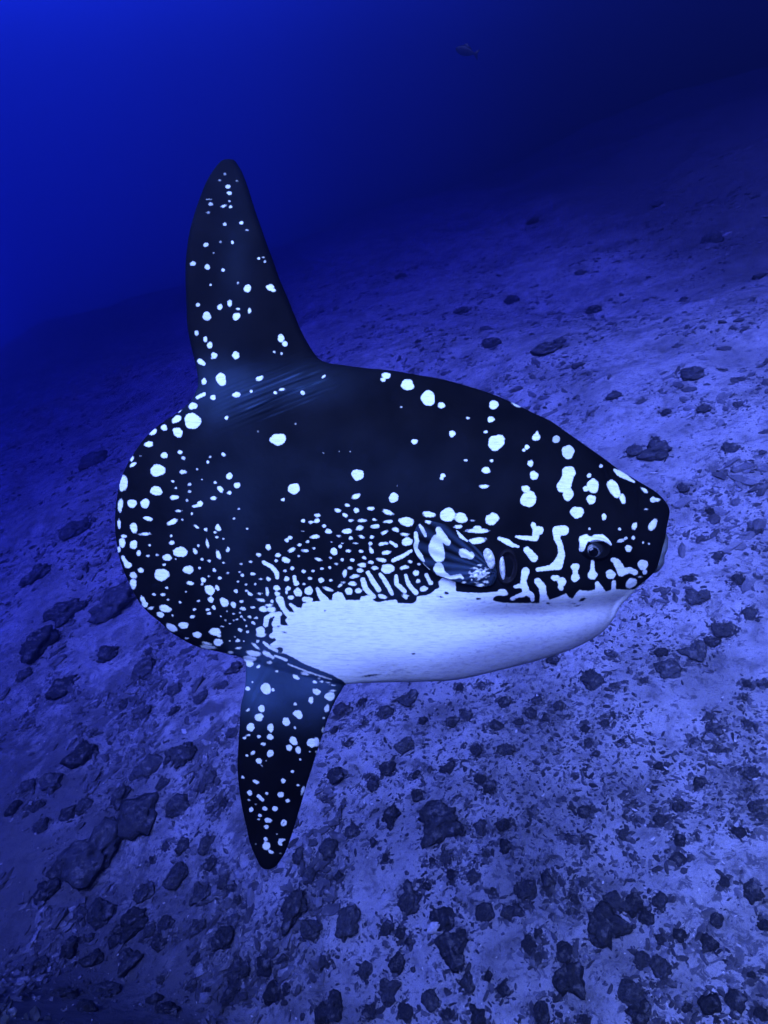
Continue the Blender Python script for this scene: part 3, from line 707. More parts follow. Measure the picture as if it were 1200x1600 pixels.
def skin_attrs(me, px, py, sdf=None, dim=None):
    """per-vertex pattern values at photograph-pixel skin coordinates"""
    fattr(me, "white_sdf", sample(SDF, px, py) if sdf is None else sdf)
    fattr(me, "dim", sample(DIM, px, py) if dim is None else dim)
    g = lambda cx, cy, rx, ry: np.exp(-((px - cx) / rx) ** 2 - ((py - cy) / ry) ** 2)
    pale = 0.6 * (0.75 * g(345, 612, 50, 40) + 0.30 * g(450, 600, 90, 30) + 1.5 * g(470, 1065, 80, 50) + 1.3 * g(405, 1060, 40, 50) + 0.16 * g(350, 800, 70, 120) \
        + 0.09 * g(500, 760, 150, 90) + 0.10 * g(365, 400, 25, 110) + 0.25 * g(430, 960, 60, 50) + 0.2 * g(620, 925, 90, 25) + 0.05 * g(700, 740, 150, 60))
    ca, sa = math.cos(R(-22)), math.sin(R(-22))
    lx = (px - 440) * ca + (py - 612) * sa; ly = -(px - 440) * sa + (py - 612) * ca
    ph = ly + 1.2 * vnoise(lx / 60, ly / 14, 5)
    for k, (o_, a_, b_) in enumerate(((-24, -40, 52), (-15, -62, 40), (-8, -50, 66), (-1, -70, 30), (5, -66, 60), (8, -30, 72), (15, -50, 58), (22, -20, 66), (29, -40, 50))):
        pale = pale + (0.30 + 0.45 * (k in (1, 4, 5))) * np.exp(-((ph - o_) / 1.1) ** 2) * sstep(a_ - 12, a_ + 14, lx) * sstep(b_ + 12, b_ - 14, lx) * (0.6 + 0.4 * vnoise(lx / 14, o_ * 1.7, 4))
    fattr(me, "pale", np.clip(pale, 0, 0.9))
    speckle_shade = sstep(620, 840, px) * sstep(905, 955, py) * 0.95 + sstep(1000, 1050, py) * sstep(480, 620, px) * 0.75 + 0.35 * sstep(880, 990, px) * sstep(900, 950, py)  # real speckles, plus shade painted on the lower belly towards the head
    fattr(me, "speckle_shade", np.clip(speckle_shade, 0, 1))

# ------------------------------------------------------------------ sunfish: body mesh
fish = bpy.data.objects.new("sunfish", None)
C.objects.link(fish)
fish.empty_display_size = 0.2
fish.location = tuple(CF * FISH_D)
fish.rotation_euler = (-PITCH, 0, 0)
tag(fish, "large black ocean sunfish speckled with white spots, white belly, tall dorsal fin", "sunfish")

def blade(poly_pts, step, x0, x1, y0, y1, hfun, yc):
    """two-sided watertight shell over an outline; returns verts in px (x, depth, y), faces"""
    xs = np.arange(x0, x1 + step, step); ys = np.arange(y0, y1 + step, step)
    X, Y = np.meshgrid(xs, ys)
    coarse = F_FIN if poly_pts is P_OUT else None
    if coarse is not None:
        d = bil(coarse, "d", X.ravel(), Y.ravel())
        near = np.abs(d) < 8
    else:
        d = np.zeros(X.size); near = np.ones(X.size, bool)
    cx = X.ravel().copy(); cy = Y.ravel().copy()
    dn, qx, qy = poly_dist(X.ravel()[near], Y.ravel()[near], poly_pts)
    d[near] = dn; cx[near] = qx; cy[near] = qy
    d = d.reshape(X.shape); ins = d > 0.12 * step
    nb = np.zeros_like(ins)
    for dy in (-1, 0, 1):
        for dx in (-1, 0, 1):
            nb |= np.roll(np.roll(ins, dy, 0), dx, 1)
    rim = nb & ~ins
    use = ins | rim
    cell = use[:-1, :-1] & use[1:, :-1] & use[:-1, 1:] & use[1:, 1:] & (ins[:-1, :-1] | ins[1:, :-1] | ins[:-1, 1:] | ins[1:, 1:])
    VX = np.where(rim, cx.reshape(X.shape), X); VY = np.where(rim, cy.reshape(X.shape), Y)
    ii = ins.ravel(); ri = rim.ravel()
    n_in = ii.sum(); n_r = ri.sum()
    front = np.full(X.size, -1); back = np.full(X.size, -1)
    front[ii] = np.arange(n_in); back[ii] = n_in + np.arange(n_in)
    front[ri] = back[ri] = 2 * n_in + np.arange(n_r)
    xi, yi = VX.ravel()[ii], VY.ravel()[ii]; xr, yr = VX.ravel()[ri], VY.ravel()[ri]
    h = hfun(xi, yi); ci = yc(xi, yi); cr_ = yc(xr, yr)
    V = np.concatenate([np.stack([xi, ci - h, yi], 1), np.stack([xi, ci + h, yi], 1), np.stack([xr, cr_, yr], 1)])
    G = np.arange(X.size).reshape(X.shape)
    a, b_, c_, d_ = (G[:-1, :-1][cell], G[:-1, 1:][cell], G[1:, 1:][cell], G[1:, :-1][cell])
    Ff = np.stack([front[a], front[d_], front[c_], front[b_]], 1)
    Fb = np.stack([back[a], back[b_], back[c_], back[d_]], 1)
    F = np.concatenate([Ff, Fb])
    return V, F

def px_to_local(V):
    return np.stack([(V[:, 0] - 600) * K, V[:, 1] * K, (800 - V[:, 2]) * K], 1)

def skin_px(V):
    """pattern coordinates of a vertex: both flanks carry the same marks; bulging skin stretches them outwards"""
    s = FPX / (FPX - np.abs(V[:, 1]))
    return 600 + (V[:, 0] - 600) * s, 800 + (V[:, 2] - 800) * s

def spine_bend(px, py):
    return 26 * sstep(620, 235, py) ** 1.5 + 16 * sstep(1060, 1370, py) ** 1.5 + 14 * sstep(420, 175, px) ** 2 * sstep(560, 640, py) * sstep(1080, 1000, py)

V, F = blade(P_OUT, 1.6, 168, 1052, 228, 1376, lambda x, y: fish_half(x, y)[0], spine_bend)
me = np_mesh("body", px_to_local(V), F)
Vs = V.copy(); Vs[:, 1] = V[:, 1] - spine_bend(V[:, 0], V[:, 2])
sx, sy = skin_px(Vs)
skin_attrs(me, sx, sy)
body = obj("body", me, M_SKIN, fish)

def surf(px, py):
    """half thickness of the body at a skin point"""
    return float(fish_half(np.array([float(px)]), np.array([float(py)]))[0][0])

def unproj(px, py):
    """skin coordinates -> outline coordinates (inverse of skin_px)"""
    x, y = px, py
    for _ in range(4):
        s = FPX / (FPX - surf(x, y)); x = 600 + (px - 600) / s; y = 800 + (py - 800) / s
    return x, y

# ------------------------------------------------------------------ sunfish: fins, gill, eye, mouth on both flanks
PEC = T(640, 780, 5.4545, [(110,182),(190,188),(300,215),(400,262),(490,342),(560,402),(620,455),(690,470),(735,540),(745,640),(715,725),(640,748),(560,742),(400,706),(300,672),(220,640),(110,545),(45,445),(28,340),(55,240)])
P_PEC = spline(PEC, 6)
PFX0, PFX1, PFY0, PFY1 = 640, 780, 806, 922
pec_sdf = np.full((PH, PW), 9.0)
def pmark(ells, chains):
    for t in ells:
        ell(640 + t[0] / 5.4545, 780 + t[1] / 5.4545, t[2] / 5.4545, t[3] / 5.4545, t[4] if len(t) > 4 else 0, 0, pec_sdf)
    for c in chains:
        chain([(640 + x / 5.4545, 780 + y / 5.4545, r / 5.4545) for x, y, r in c], 0, pec_sdf)
pmark([(232,430,66,105,-8),(245,340,55,45),(250,590,45,48),(470,462,52,38,20),(515,480,36,32),(160,190,26,18),(600,735,34,14),(460,710,16,7)],
      [[(248,258,24),(265,305,34),(325,370,26)],[(258,620,34),(340,668,14),(430,655,16),(452,672,10)],[(52,290,16),(62,360,18),(45,420,20),(95,490,20),(120,530,8)],
       [(85,220,8),(110,260,16),(135,310,12)],[(405,268,6),(440,318,16),(488,352,8)],[(112,550,4),(165,600,6)]])
for k in range(60):      # glitter painted as white specks at the foot of the fin
    a, b_ = rng.normal(0, 1, 2)
    pmark([(590 + 42 * a, 640 + 34 * b_, rng.uniform(6, 20), rng.uniform(3, 7), rng.uniform(-25, 15))], [])

def add_flank(side):
    """side -1: the flank towards the diver, +1: the far flank"""
    # pectoral fin: a rayed blade standing a little off the skin
    base = (640 + 735 / 5.4545, 780 + 620 / 5.4545)
    def th(x, y):
        d, _, _ = poly_dist(x, y, P_PEC)
        an = np.arctan2(y - base[1], base[0] - x); rr = np.hypot(x - base[0], y - base[1])
        return 3.4 * np.sqrt(np.clip(d / 14, 0, 1)) * (0.75 + 0.25 * sstep(110, 20, rr)) + 0.55 * np.sin(an * 34) * sstep(12, 40, rr) * np.clip(d / 5, 0, 1)
    def mid(x, y):
        rr = np.hypot(x - base[0], y - base[1])
        s = FPX / (FPX - 70.0)
        hb = fish_half(600 + (x - 600) / s, 800 + (y - 800) / s)[0]
        return -(hb + 4.0 + 13.0 * (rr / 120) ** 1.3 + 1.2 * np.sin(np.arctan2(y - base[1], base[0] - x) * 7))
    Vp, Fp = blade(P_PEC, 1.2, PFX0, PFX1, PFY0, PFY1, th, mid)
    px, py = Vp[:, 0].copy(), Vp[:, 2].copy()
    s = FPX / (FPX + Vp[:, 1])
    W = Vp.copy(); W[:, 0] = 600 + (Vp[:, 0] - 600) / s; W[:, 2] = 800 + (Vp[:, 2] - 800) / s
    if side > 0:
        W[:, 1] *= -1; Fp = Fp[:, ::-1]
    m = np_mesh("pectoral_fin", px_to_local(W), Fp)
    an = np.arctan2(py - base[1], base[0] - px)
    sd = sample(pec_sdf, px, py)
    fattr(m, "white_sdf", sd)
    fattr(m, "dim", np.clip(0.12 + 0.25 * np.sin(an * 34), 0, 1)); fattr(m, "speckle_shade", np.zeros(len(px)))
    fattr(m, "pale", np.clip(0.22 + 0.22 * np.sin(an * 34) + 0.35 * np.exp(-((px - 725) / 30) ** 2 - ((py - 893) / 14) ** 2), 0, 0.8))
    obj("pectoral_fin", m, M_SKIN, fish)

    def ring_patch(name, cx, cy, rx, ry, prof, mat, parent, tilt=0.0, nr=26, na=48, deform=None, skin=False, ylift=0.0):
        """lens-shaped patch laid on the skin: prof(r)->outward px at normalised radius"""
        vs = []; fc = []; ca, sa = math.cos(R(tilt)), math.sin(R(tilt))
        pxs = []; pys = []
        for i in range(nr + 1):
            r = i / nr
            for j in range(na):
                t = 2 * math.pi * j / na
                ex, ey = rx * r * math.cos(t), ry * r * math.sin(t)
                x = cx + ex * ca - ey * sa; y = cy + ex * sa + ey * ca
                pxs.append(x); pys.append(y)
                vs.append((x, r, t, y))
        vs = np.array(vs); pxs = np.array(pxs); pys = np.array(pys)
        x, y = pxs.copy(), pys.copy()
        for _ in range(4):
            h = fish_half(x, y)[0]; sc = FPX / (FPX - h); x = 600 + (pxs - 600) / sc; y = 800 + (pys - 800) / sc
        h = fish_half(x, y)[0]
        out = prof(vs[:, 1], vs[:, 2])
        depth = -(h + out + ylift)
        W = np.stack([x, depth * (1 if side < 0 else -1), y], 1)
        for i in range(nr):
            for j in range(na):
                a = i * na + j; b2 = i * na + (j + 1) % na; c2 = (i + 1) * na + (j + 1) % na; d2 = (i + 1) * na + j
                fc.append((a, b2, c2, d2) if side < 0 else (a, d2, c2, b2))
        m = np_mesh(name, px_to_local(W), np.array(fc))
        if skin: skin_attrs(m, pxs, pys)
        return obj(name, m, mat, parent)

    # gill opening: dark cavity with a raised rim and a pale frilled lip at its hind edge
    def pit(r, t): return 1.0 + 4.0 * np.exp(-((r - 0.82) / 0.12) ** 2) - 6.0 * sstep(0.75, 0.0, r) - 3.5 * sstep(0.9, 1.0, r) + 0.4 * np.sin(5 * t)
    gill = ring_patch("gill_opening", 792, 886, 18.0, 30, pit, M_PIT, fish, 4)
    def lip(r, t): return 6.0 * np.sqrt(np.clip(1 - r * r, 0, 1)) - 1.5 + 1.0 * np.sin(9 * t) * r * (1 - r)
    ring_patch("gill_lip", 784.5, 886, 4.6, 21, lambda r, t: lip(r, t) + 2.0, M_LIP, gill, -5)
    ring_patch("gill_lip", 763, 873, 9.0, 17, lambda r, t: lip(r, t) + 7.0, M_LIP, gill, -12)
    # eye: bulging ball in a thick lid
    cxe, cye = 931, 857
    def lidp(r, t): return 7.5 * np.exp(-((r - 0.72) / 0.17) ** 2) + 1.0 * (1 - r) - 2.4 * sstep(0.9, 1.0, r) + 1.2 * np.sin(t + 3.9) * r - 4 * sstep(0.55, 0.0, r)
    eye = ring_patch("eye", 928.5, 859.5, 15.5, 13.5, lambda r, t: 9.5 * np.sqrt(np.clip(1 - 0.8 * r * r, 0, 1)) - 3.0 - 3 * sstep(.9, 1, r), M_EYE, fish)
    ring_patch("eyelid", cxe, cye, 27, 20.5, lidp, M_SKIN, eye, 8, skin=True)
    ring_patch("iris", 926.5, 861, 11.5, 10.5, lambda r, t: 9.8 * np.sqrt(np.clip(1 - 0.5 * r * r, 0, 1)) - 2.6 - 2 * sstep(.9, 1, r), M_IRIS, eye)
    ring_patch("pupil", 925.5, 862, 8.0, 7.6, lambda r, t: 9.8 * np.sqrt(np.clip(1 - 0.3 * r * r, 0, 1)) - 2.0 - 2 * sstep(.9, 1, r), M_PUPIL, eye)

add_flank(-1)
add_flank(+1)

# mouth: small beak with thick lips at the tip of the snout
def torus_mesh(name, R_y, R_z, r, dx_lean, n=40, m=14):
    vs, fs = [], []
    for i in range(n):
        a = 2 * math.pi * i / n
        for j in range(m):
            b_ = 2 * math.pi * j / m
            rr = r * (1 + 0.12 * math.sin(3 * a + 1) + 0.08 * math.sin(7 * a))
            y = (R_y + rr * math.cos(b_)) * math.cos(a); z = (R_z + rr * math.cos(b_)) * math.sin(a); x = rr * 1.1 * math.sin(b_) + dx_lean * math.sin(a)
            vs.append((x * K, y * K, z * K))
            fs.append((i * m + j, ((i + 1) % n) * m + j, ((i + 1) % n) * m + (j + 1) % m, i * m + (j + 1) % m))
    return np_mesh(name, vs, fs)
mouth = obj("mouth", torus_mesh("mouth", 17, 24, 8.5, 5.0), M_MOUTH, fish)
mouth.location = ((1025 - 600) * K, 0, (800 - 862) * K)
tm = bmesh.new()
bmesh.ops.create_uvsphere(tm, u_segments=20, v_segments=12, radius=1.0)
for v in tm.verts:
    x, y, z = v.co
    v.co = (x * 9 * K, y * 15 * K, z * 9 * K * (0.8 + 0.2 * abs(y)))
tme = bpy.data.meshes.new("tooth_plate"); tm.to_mesh(tme); tm.free()
for p in tme.polygons: p.use_smooth = True
for zz in (12, -12):
    t = obj("tooth_plate", tme, M_LIP, mouth); t.location = (-2 * K, 0, zz * K)

# ------------------------------------------------------------------ rubble stones on the sea bed
def rock_mesh(name, seed, lobes=1, sub=4, rough=0.30, flat=0.55):
    r_ = np.random.default_rng(seed)
    bm = bmesh.new()
    bmesh.ops.create_icosphere(bm, subdivisions=sub, radius=1.0)
    co = np.array([v.co[:] for v in bm.verts])
    n = co.copy()
    k1 = r_.uniform(-9, 9, (7, 3)); ph = r_.uniform(0, 6.28, 7)
    base = np.ones(len(co))
    # a few flat cuts give stone facets
    for c in range(9):
        d = r_.normal(size=3); d /= np.linalg.norm(d); off = r_.uniform(0.62, 0.92)
        proj = n @ d
        base = np.minimum(base, np.where(proj > 0.05, off / np.maximum(proj, 0.05), 9))
    if lobes > 1:
        for c in range(lobes):
            d = r_.normal(size=3); d[2] = abs(d[2]) * 0.4; d /= np.linalg.norm(d)
            base = base + r_.uniform(0.15, 0.4) * np.exp(-((1 - n @ d) / 0.10))
    f = base * 1.0
    for o, (sc, am) in enumerate(((2.2, rough), (4.7, rough * 0.55), (9.5, rough * 0.34), (19, rough * 0.2))):
        a_ = n * sc + seed * 1.37
        f = f + am * (vnoise(a_[:, 0], a_[:, 1], seed + o) + vnoise(a_[:, 1], a_[:, 2], seed + o + 50) + vnoise(a_[:, 2], a_[:, 0], seed + o + 90)) / 1.7
    co = n * f[:, None]
    co[:, 0] *= r_.uniform(0.85, 1.15); co[:, 2] *= flat
    co[:, :2] /= np.percentile(np.hypot(co[:, 0], co[:, 1]), 97); co[:, 2] *= flat / np.abs(co[:, 2]).max()
    for v, c in zip(bm.verts, co): v.co = c
    me = bpy.data.meshes.new(name); bm.to_mesh(me); bm.free()
    for p in me.polygons: p.use_smooth = True
    me.materials.append(M_ROCK)
    return me
ROCKS = [rock_mesh("rubble_stone", 40 + i, 1, 3 if i > 3 else 4, 0.22, random.uniform(0.5, 0.75)) for i in range(9)]
HEAPS = [rock_mesh("rubble_heap", 90 + i, 9, 4, 0.34, 0.55) for i in range(4)]

TM, TN, TO, TP = (0, 1000, 2.6667), (400, 1000, 2.6667), (800, 1000, 2.6667), (400, 0, 1.5)
SPOTS = []
def spots(t, lst):
    for x, y, w, h in lst:
        SPOTS.append((t[0] + x / t[2], t[1] + y / t[2], w / t[2], h / t[2]))
spots(TM, [(605,125,90,110),(525,270,55,100),(600,310,65,100),(725,300,40,45),(770,475,110,120),(740,695,95,95),(615,540,120,100),(760,860,60,70),(690,860,35,40),(735,985,90,100),(870,580,60,60),(935,680,40,75),(965,390,50,55),
 (885,705,40,35),(400,900,240,230),(590,720,180,190),(500,660,100,80),(225,600,150,60),(430,1140,110,110),(560,1180,110,150),(690,1195,70,70),(600,1060,100,70),(545,1335,95,110),(840,1060,80,120),(965,1030,50,60),(990,1095,40,50),(830,1200,60,100),
 (670,1260,60,70),(290,1290,80,100),(400,1330,80,110),(440,1470,110,110),(270,1480,90,110),(360,1540,80,60),(640,1500,60,60),(800,1440,70,40),(820,1330,40,90),(930,1250,90,100),(975,1175,50,60),(1000,1380,90,100),(700,1540,80,60),(960,1480,80,60),
 (360,480,150,90),(250,200,120,90),(100,150,60,60),(460,60,110,60),(580,560,70,80),(840,240,70,40),(930,190,40,70),(700,500,40,40),(860,850,70,80),(350,700,60,70),(290,720,80,60),(170,780,60,60),(930,1010,60,60),(880,930,50,70),(980,120,60,100),
 (730,210,60,50),(680,600,50,50),(120,620,70,60),(60,700,60,60),(330,1150,60,60),(480,1250,60,60),(200,1050,90,100),(250,950,90,80)])
spots(TN, [(155,1120,130,140),(380,1200,120,150),(545,1205,55,70),(280,1350,75,45),(455,1380,70,65),(35,1360,80,90),(70,1470,90,90),(555,1470,110,90),(725,1505,80,80),(590,1350,90,60),(820,1300,170,130),(775,1165,110,110),(650,1085,130,100),(950,1135,85,80),
 (1045,1130,50,80),(760,760,170,200),(560,740,100,80),(330,570,65,100),(550,540,65,70),(490,600,60,60),(405,800,60,70),(490,845,40,40),(220,975,75,50),(345,985,45,55),(300,880,90,90),(180,900,70,60),(540,910,30,35),(790,905,45,55),(735,925,30,35),
 (850,785,70,50),(935,780,65,70),(820,980,60,45),(905,980,60,60),(540,305,60,60),(640,250,100,60),(620,440,90,60),(820,345,50,60),(445,260,35,35),(455,345,30,35),(360,300,80,80),(330,375,35,30),(385,430,40,35),(700,340,50,30),(880,320,70,40),
 (1005,360,60,50),(920,460,50,120),(1040,260,60,50),(930,580,60,45),(800,540,80,60),(1030,460,60,120),(940,190,30,40),(850,200,30,60),(670,565,40,40),(670,650,60,50),(330,1530,140,80),(470,1550,60,60),(620,1550,80,70),(880,1430,70,80),
 (970,1400,40,40),(1030,1460,60,60),(930,1570,110,60),(990,1050,40,30),(715,1025,40,35),(300,660,35,25),(960,890,40,40),(800,1560,60,50),(115,1330,60,45),(240,1220,60,40),(600,1220,45,50),(635,1260,30,45),(1040,860,60,60),(1030,770,60,50)])
spots(TO, [(170,85,50,45),(415,65,45,40),(330,165,110,80),(430,195,50,30),(625,55,45,60),(650,130,90,110),(770,55,110,90),(835,10,70,50),(550,170,35,30),(105,255,40,45),(80,305,55,50),(190,280,50,60),(140,330,70,30),(30,345,40,45),(310,370,40,40),
 (390,350,40,40),(420,320,35,30),(320,430,35,45),(235,320,22,20),(350,475,40,25),(845,370,75,55),(870,460,50,50),(750,430,30,30),(820,320,40,40),(985,350,50,40),(1050,190,40,45),(970,240,40,25),(985,560,60,80),(980,630,45,30),(780,600,65,45),
 (610,530,40,50),(580,630,25,25),(515,755,30,25),(615,755,55,55),(690,700,40,70),(500,690,40,40),(305,720,50,70),(85,715,40,60),(235,825,40,30),(305,840,40,50),(700,835,60,50),(695,920,60,70),(945,800,60,55),(1010,700,70,40),(1040,740,40,40),
 (885,1010,35,50),(1000,1055,80,80),(55,1045,100,90),(150,1010,90,60),(155,1055,40,30),(290,1015,35,30),(390,1200,190,150),(430,1110,130,90),(215,1300,90,70),(250,1140,35,60),(240,1420,150,130),(70,1270,90,60),(25,1130,60,70),(560,1160,70,60),
 (620,1250,60,40),(700,1230,50,60),(820,1265,80,70),(850,1165,50,70),(545,1340,70,70),(620,1375,90,90),(510,1480,130,110),(540,1560,130,80),(830,1520,90,90),(940,1500,80,100),(1040,1560,60,60),(1050,1190,40,60),(130,1560,100,70),(300,1590,70,40),
 (730,1530,60,40),(110,1330,40,50),(110,1220,60,40),(620,1085,90,50),(910,1340,30,15),(1000,1400,40,40)])
spots(TP, [(940,1060,62,60),(885,1060,35,35),(1020,880,52,30),(790,730,40,20),(685,820,60,40),(710,805,30,18),(550,810,45,28),(540,772,28,18),(1068,563,44,28),(755,858,25,20),(1000,1145,30,25),(840,930,30,35),(1110,1050,40,30),(480,730,30,20),(340,650,24,18),
 (650,520,30,14),(760,640,30,14),(600,705,40,16),(1180,650,30,20),(940,480,25,12),(1050,960,30,22),(960,970,25,20),(1130,950,25,18)])
SPOTS += [(1090,935,40,26),(1152,905,22,16),(1120,870,18,14),(1170,960,26,20),(1075,905,16,12),(1132,985,30,34),(1180,830,20,16),(1110,800,16,12),(185,945,70,60),(100,960,60,40),(60,1010,70,40),(150,720,50,26),(120,830,50,24),(60,900,50,26)]

SPECIAL = {
 (TP, 940, 1060): "lone dark round stone on pale sand ahead of the sunfish's brow",
 (TP, 1020, 880): "small dark flat stone on pale sand above the sunfish's brow, upslope",
 (TN, 760, 760): "big knobbly dark boulder on sand below the belly, beside the anal fin",
 (TN, 775, 1165): "dark boulder with a bright white shell resting on it",
 (TN, 820, 1300): "broad squarish dark slab just below the boulder carrying a white shell",
 (TO, 390, 1200): "wide dark boulder with a lobed top, alone on smooth sand",
}
special_at = {(t[0] + x / t[2], t[1] + y / t[2]): s for (t, x, y), s in SPECIAL.items()}
GROUP = "dark rubble stones scattered over the sea bed"
LABEL = "small dark weathered rubble stone half sunk in the sand"
stones = []
def place_rock(p, w_m, d_m, mesh, label, sink=0.28):
    o = bpy.data.objects.new("rubble_stone", mesh)
    C.objects.link(o)
    nrm = ground_normal(p[0], p[1])
    q = nrm.to_track_quat('Z', 'Y')
    o.rotation_mode = 'QUATERNION'
    o.rotation_quaternion = q @ Matrix.Rotation(random.uniform(0, 6.28), 3, 'Z').to_quaternion()
    s = 0.56 * math.sqrt(w_m * min(d_m, 1.5 * w_m))
    o.scale = (s, s, s * random.uniform(0.75, 1.05))
    z = float(terrain(p[0], p[1]))
    o.location = Vector((p[0], p[1], z)) + nrm * (s * (0.36 - sink))
    tag(o, label, "stone", GROUP)
    if label == LABEL:
        if math.hypot(p[0], p[1]) > 9.5: o["label"] = "dark rubble stone on the dim far slope beyond the sunfish"; o["group"] = "dark stones on the far slope"
        elif s > 0.13: o["label"] = "large lumpy dark rubble boulder half sunk in the sand"; o["group"] = "large rubble boulders on the sea bed"
    stones.append(o)
    return o
shell_rock = None
for i, (px, py, w, h) in enumerate(SPOTS):
    hit = to_seabed(px, py)
    if hit is None: continue
    p, t = hit
    dist = t
    wm = w / FPX * dist
    d = CR * ((px - 600) / FPX) + CU * ((800 - py) / FPX) + CF
    nv = np.array(ground_normal(p[0], p[1])); g = max(0.35, abs(float(d @ nv)) / np.linalg.norm(d))
    dm = h / FPX * dist / (g + 0.15)
    big = max(w, h) > 36
    mesh = HEAPS[i % len(HEAPS)] if (big and i % 3 != 0) else ROCKS[i % len(ROCKS)]
    lab = special_at.get((px, py))
    o = place_rock(p, wm, dm, mesh, lab or LABEL)
    if lab:
        del o["group"]
        if "bright white shell" in lab: shell_rock = (o, p)
# further stones between them
need = 296 - len(stones)
tries = 0
while need > 0 and tries < 4000:
    tries += 1
    px, py = random.uniform(0, 1200), random.uniform(330, 1600)
    hit = to_seabed(px, py)
    if hit is None or hit[1] > 16: continue
    p, t = hit
    if fbm(np.array([p[0] * 0.8]), np.array([p[1] * 0.8]), 77, 2)[0] < 0.0: continue
    s = random.choice((0.06, 0.08, 0.10, 0.13))
    place_rock(p, s * random.uniform(0.9, 1.6), s * random.uniform(0.8, 1.2), ROCKS[random.randrange(9)], LABEL)
    need -= 1

# ------------------------------------------------------------------ gravel (uncountable small stones)
ico = bmesh.new(); bmesh.ops.create_icosphere(ico, subdivisions=1, radius=1.0)
iv = np.array([v.co[:] for v in ico.verts]); ifc = np.array([[v.index for v in f.verts] for f in ico.faces]); ico.free()
def gravel(name, n, smin, smax, mat, label, seed, clump=True, kindcat="gravel", thr=0.0, tmin=0.0, tmax=17.0, stones_near=0.0, az=(-0.72, 0.66)):
    r_ = np.random.default_rng(seed)
    px = r_.uniform(-60, 1260, n * 5); py = 1680 - (1680 - 300) * r_.uniform(0, 1, n * 5) ** 1.0
    u = (px - 600) / FPX; v = (800 - py) / FPX
    # sight lines against the smooth slope, then onto the real sea bed
    D = u[:, None] * CR + v[:, None] * CU + CF
    t = np.full(len(px), 4.0)
    for _ in range(40):
        P = D * t[:, None]; gap = P[:, 2] - terrain(P[:, 0], P[:, 1], False)
        t = np.clip(t + gap * 0.55 / np.maximum(0.25, -D[:, 2] + 0.25), 1.0, 60)
    P = D * t[:, None]
    gap = np.abs(P[:, 2] - terrain(P[:, 0], P[:, 1], False))
    if tmin > 0:             # spread evenly in distance over the upper slope
        rr0 = r_.uniform(tmin, tmax, n * 5); az0 = r_.uniform(az[0], az[1], n * 5)
        P = np.stack([rr0 * np.sin(az0), rr0 * np.cos(az0), 0 * rr0], 1); gap = 0 * rr0; t = rr0
    f = fbm(P[:, 0] * 1.1, P[:, 1] * 1.1, 55, 3) + 0.5 * fbm(P[:, 0] * 4.3, P[:, 1] * 4.3, 66, 2)
    ok = (gap < 0.05) & (t <= tmax) & (t >= tmin)
    if clump: ok &= (f + r_.normal(0, 0.12, len(f)) > thr)
    P = P[ok][:n]
    if stones_near > 0:      # rubble gathers round the bigger stones
        k = int(n * stones_near); pick = r_.integers(0, len(stones), k)
        c_ = np.array([st.location[:] for st in stones])[pick]; ra = np.array([st.scale[0] for st in stones])[pick]
        th_ = r_.uniform(0, 6.283, k); rr_ = ra * (0.8 + np.abs(r_.normal(0, 0.55, k)))
        P = np.concatenate([P, np.stack([c_[:, 0] + rr_ * np.cos(th_), c_[:, 1] + rr_ * np.sin(th_), c_[:, 2]], 1)])
    m = len(P)
    z = terrain(P[:, 0], P[:, 1])
    s = smin * (smax / smin) ** (r_.uniform(0, 1, m) ** 1.9)
    rot = r_.uniform(0, 6.283, m); c, sn = np.cos(rot), np.sin(rot)
    jit = r_.normal(0, 0.24, (m, len(iv), 3))
    L = iv[None] * np.stack([r_.uniform(0.8, 2.2, m), r_.uniform(0.45, 1.0, m), r_.uniform(0.4, 0.8, m)], 1)[:, None, :] + jit * 0.6
    L = L * s[:, None, None]
    X = L[..., 0] * c[:, None] - L[..., 1] * sn[:, None] + P[:, 0][:, None]
    Y = L[..., 0] * sn[:, None] + L[..., 1] * c[:, None] + P[:, 1][:, None]
    Z = L[..., 2] + (z + s * 0.12)[:, None] + (X - P[:, 0][:, None]) * 0.42
    V = np.stack([X, Y, Z], -1).reshape(-1, 3)
    F = (ifc[None] + (np.arange(m) * len(iv))[:, None, None]).reshape(-1, 3)
    gm = np_mesh(name, V, F, smooth=False)
    fattr(gm, "tone", np.repeat(0.55 + 1.6 * r_.uniform(0, 1, m) ** 2.2, len(iv)))
    o = obj(name, gm, mat)
    tag(o, label, kindcat, kind="stuff")
    return o
gravel("gravel", 15000, 0.006, 0.022, M_PEB, "dark gravel strewn in drifts over the pale sand", 5, thr=0.02, stones_near=0.55)
gravel("rubble_bits", 12000, 0.014, 0.065, M_PEB, "coarser broken rubble strewn farther up the sandy slope", 8, thr=0.02, tmin=5.0, tmax=24.0, kindcat="rubble")
gravel("bank_rubble", 7000, 0.008, 0.045, M_PEB, "dark rubble thick at the foot of the added near bank", 9, thr=-0.05, tmin=1.4, tmax=7.5, kindcat="rubble", az=(-1.2, -0.1))
gravel("shell_grit", 900, 0.004, 0.011, M_SHELL, "tiny white shell grit sprinkled over the sand", 6, clump=False, kindcat="shell grit")

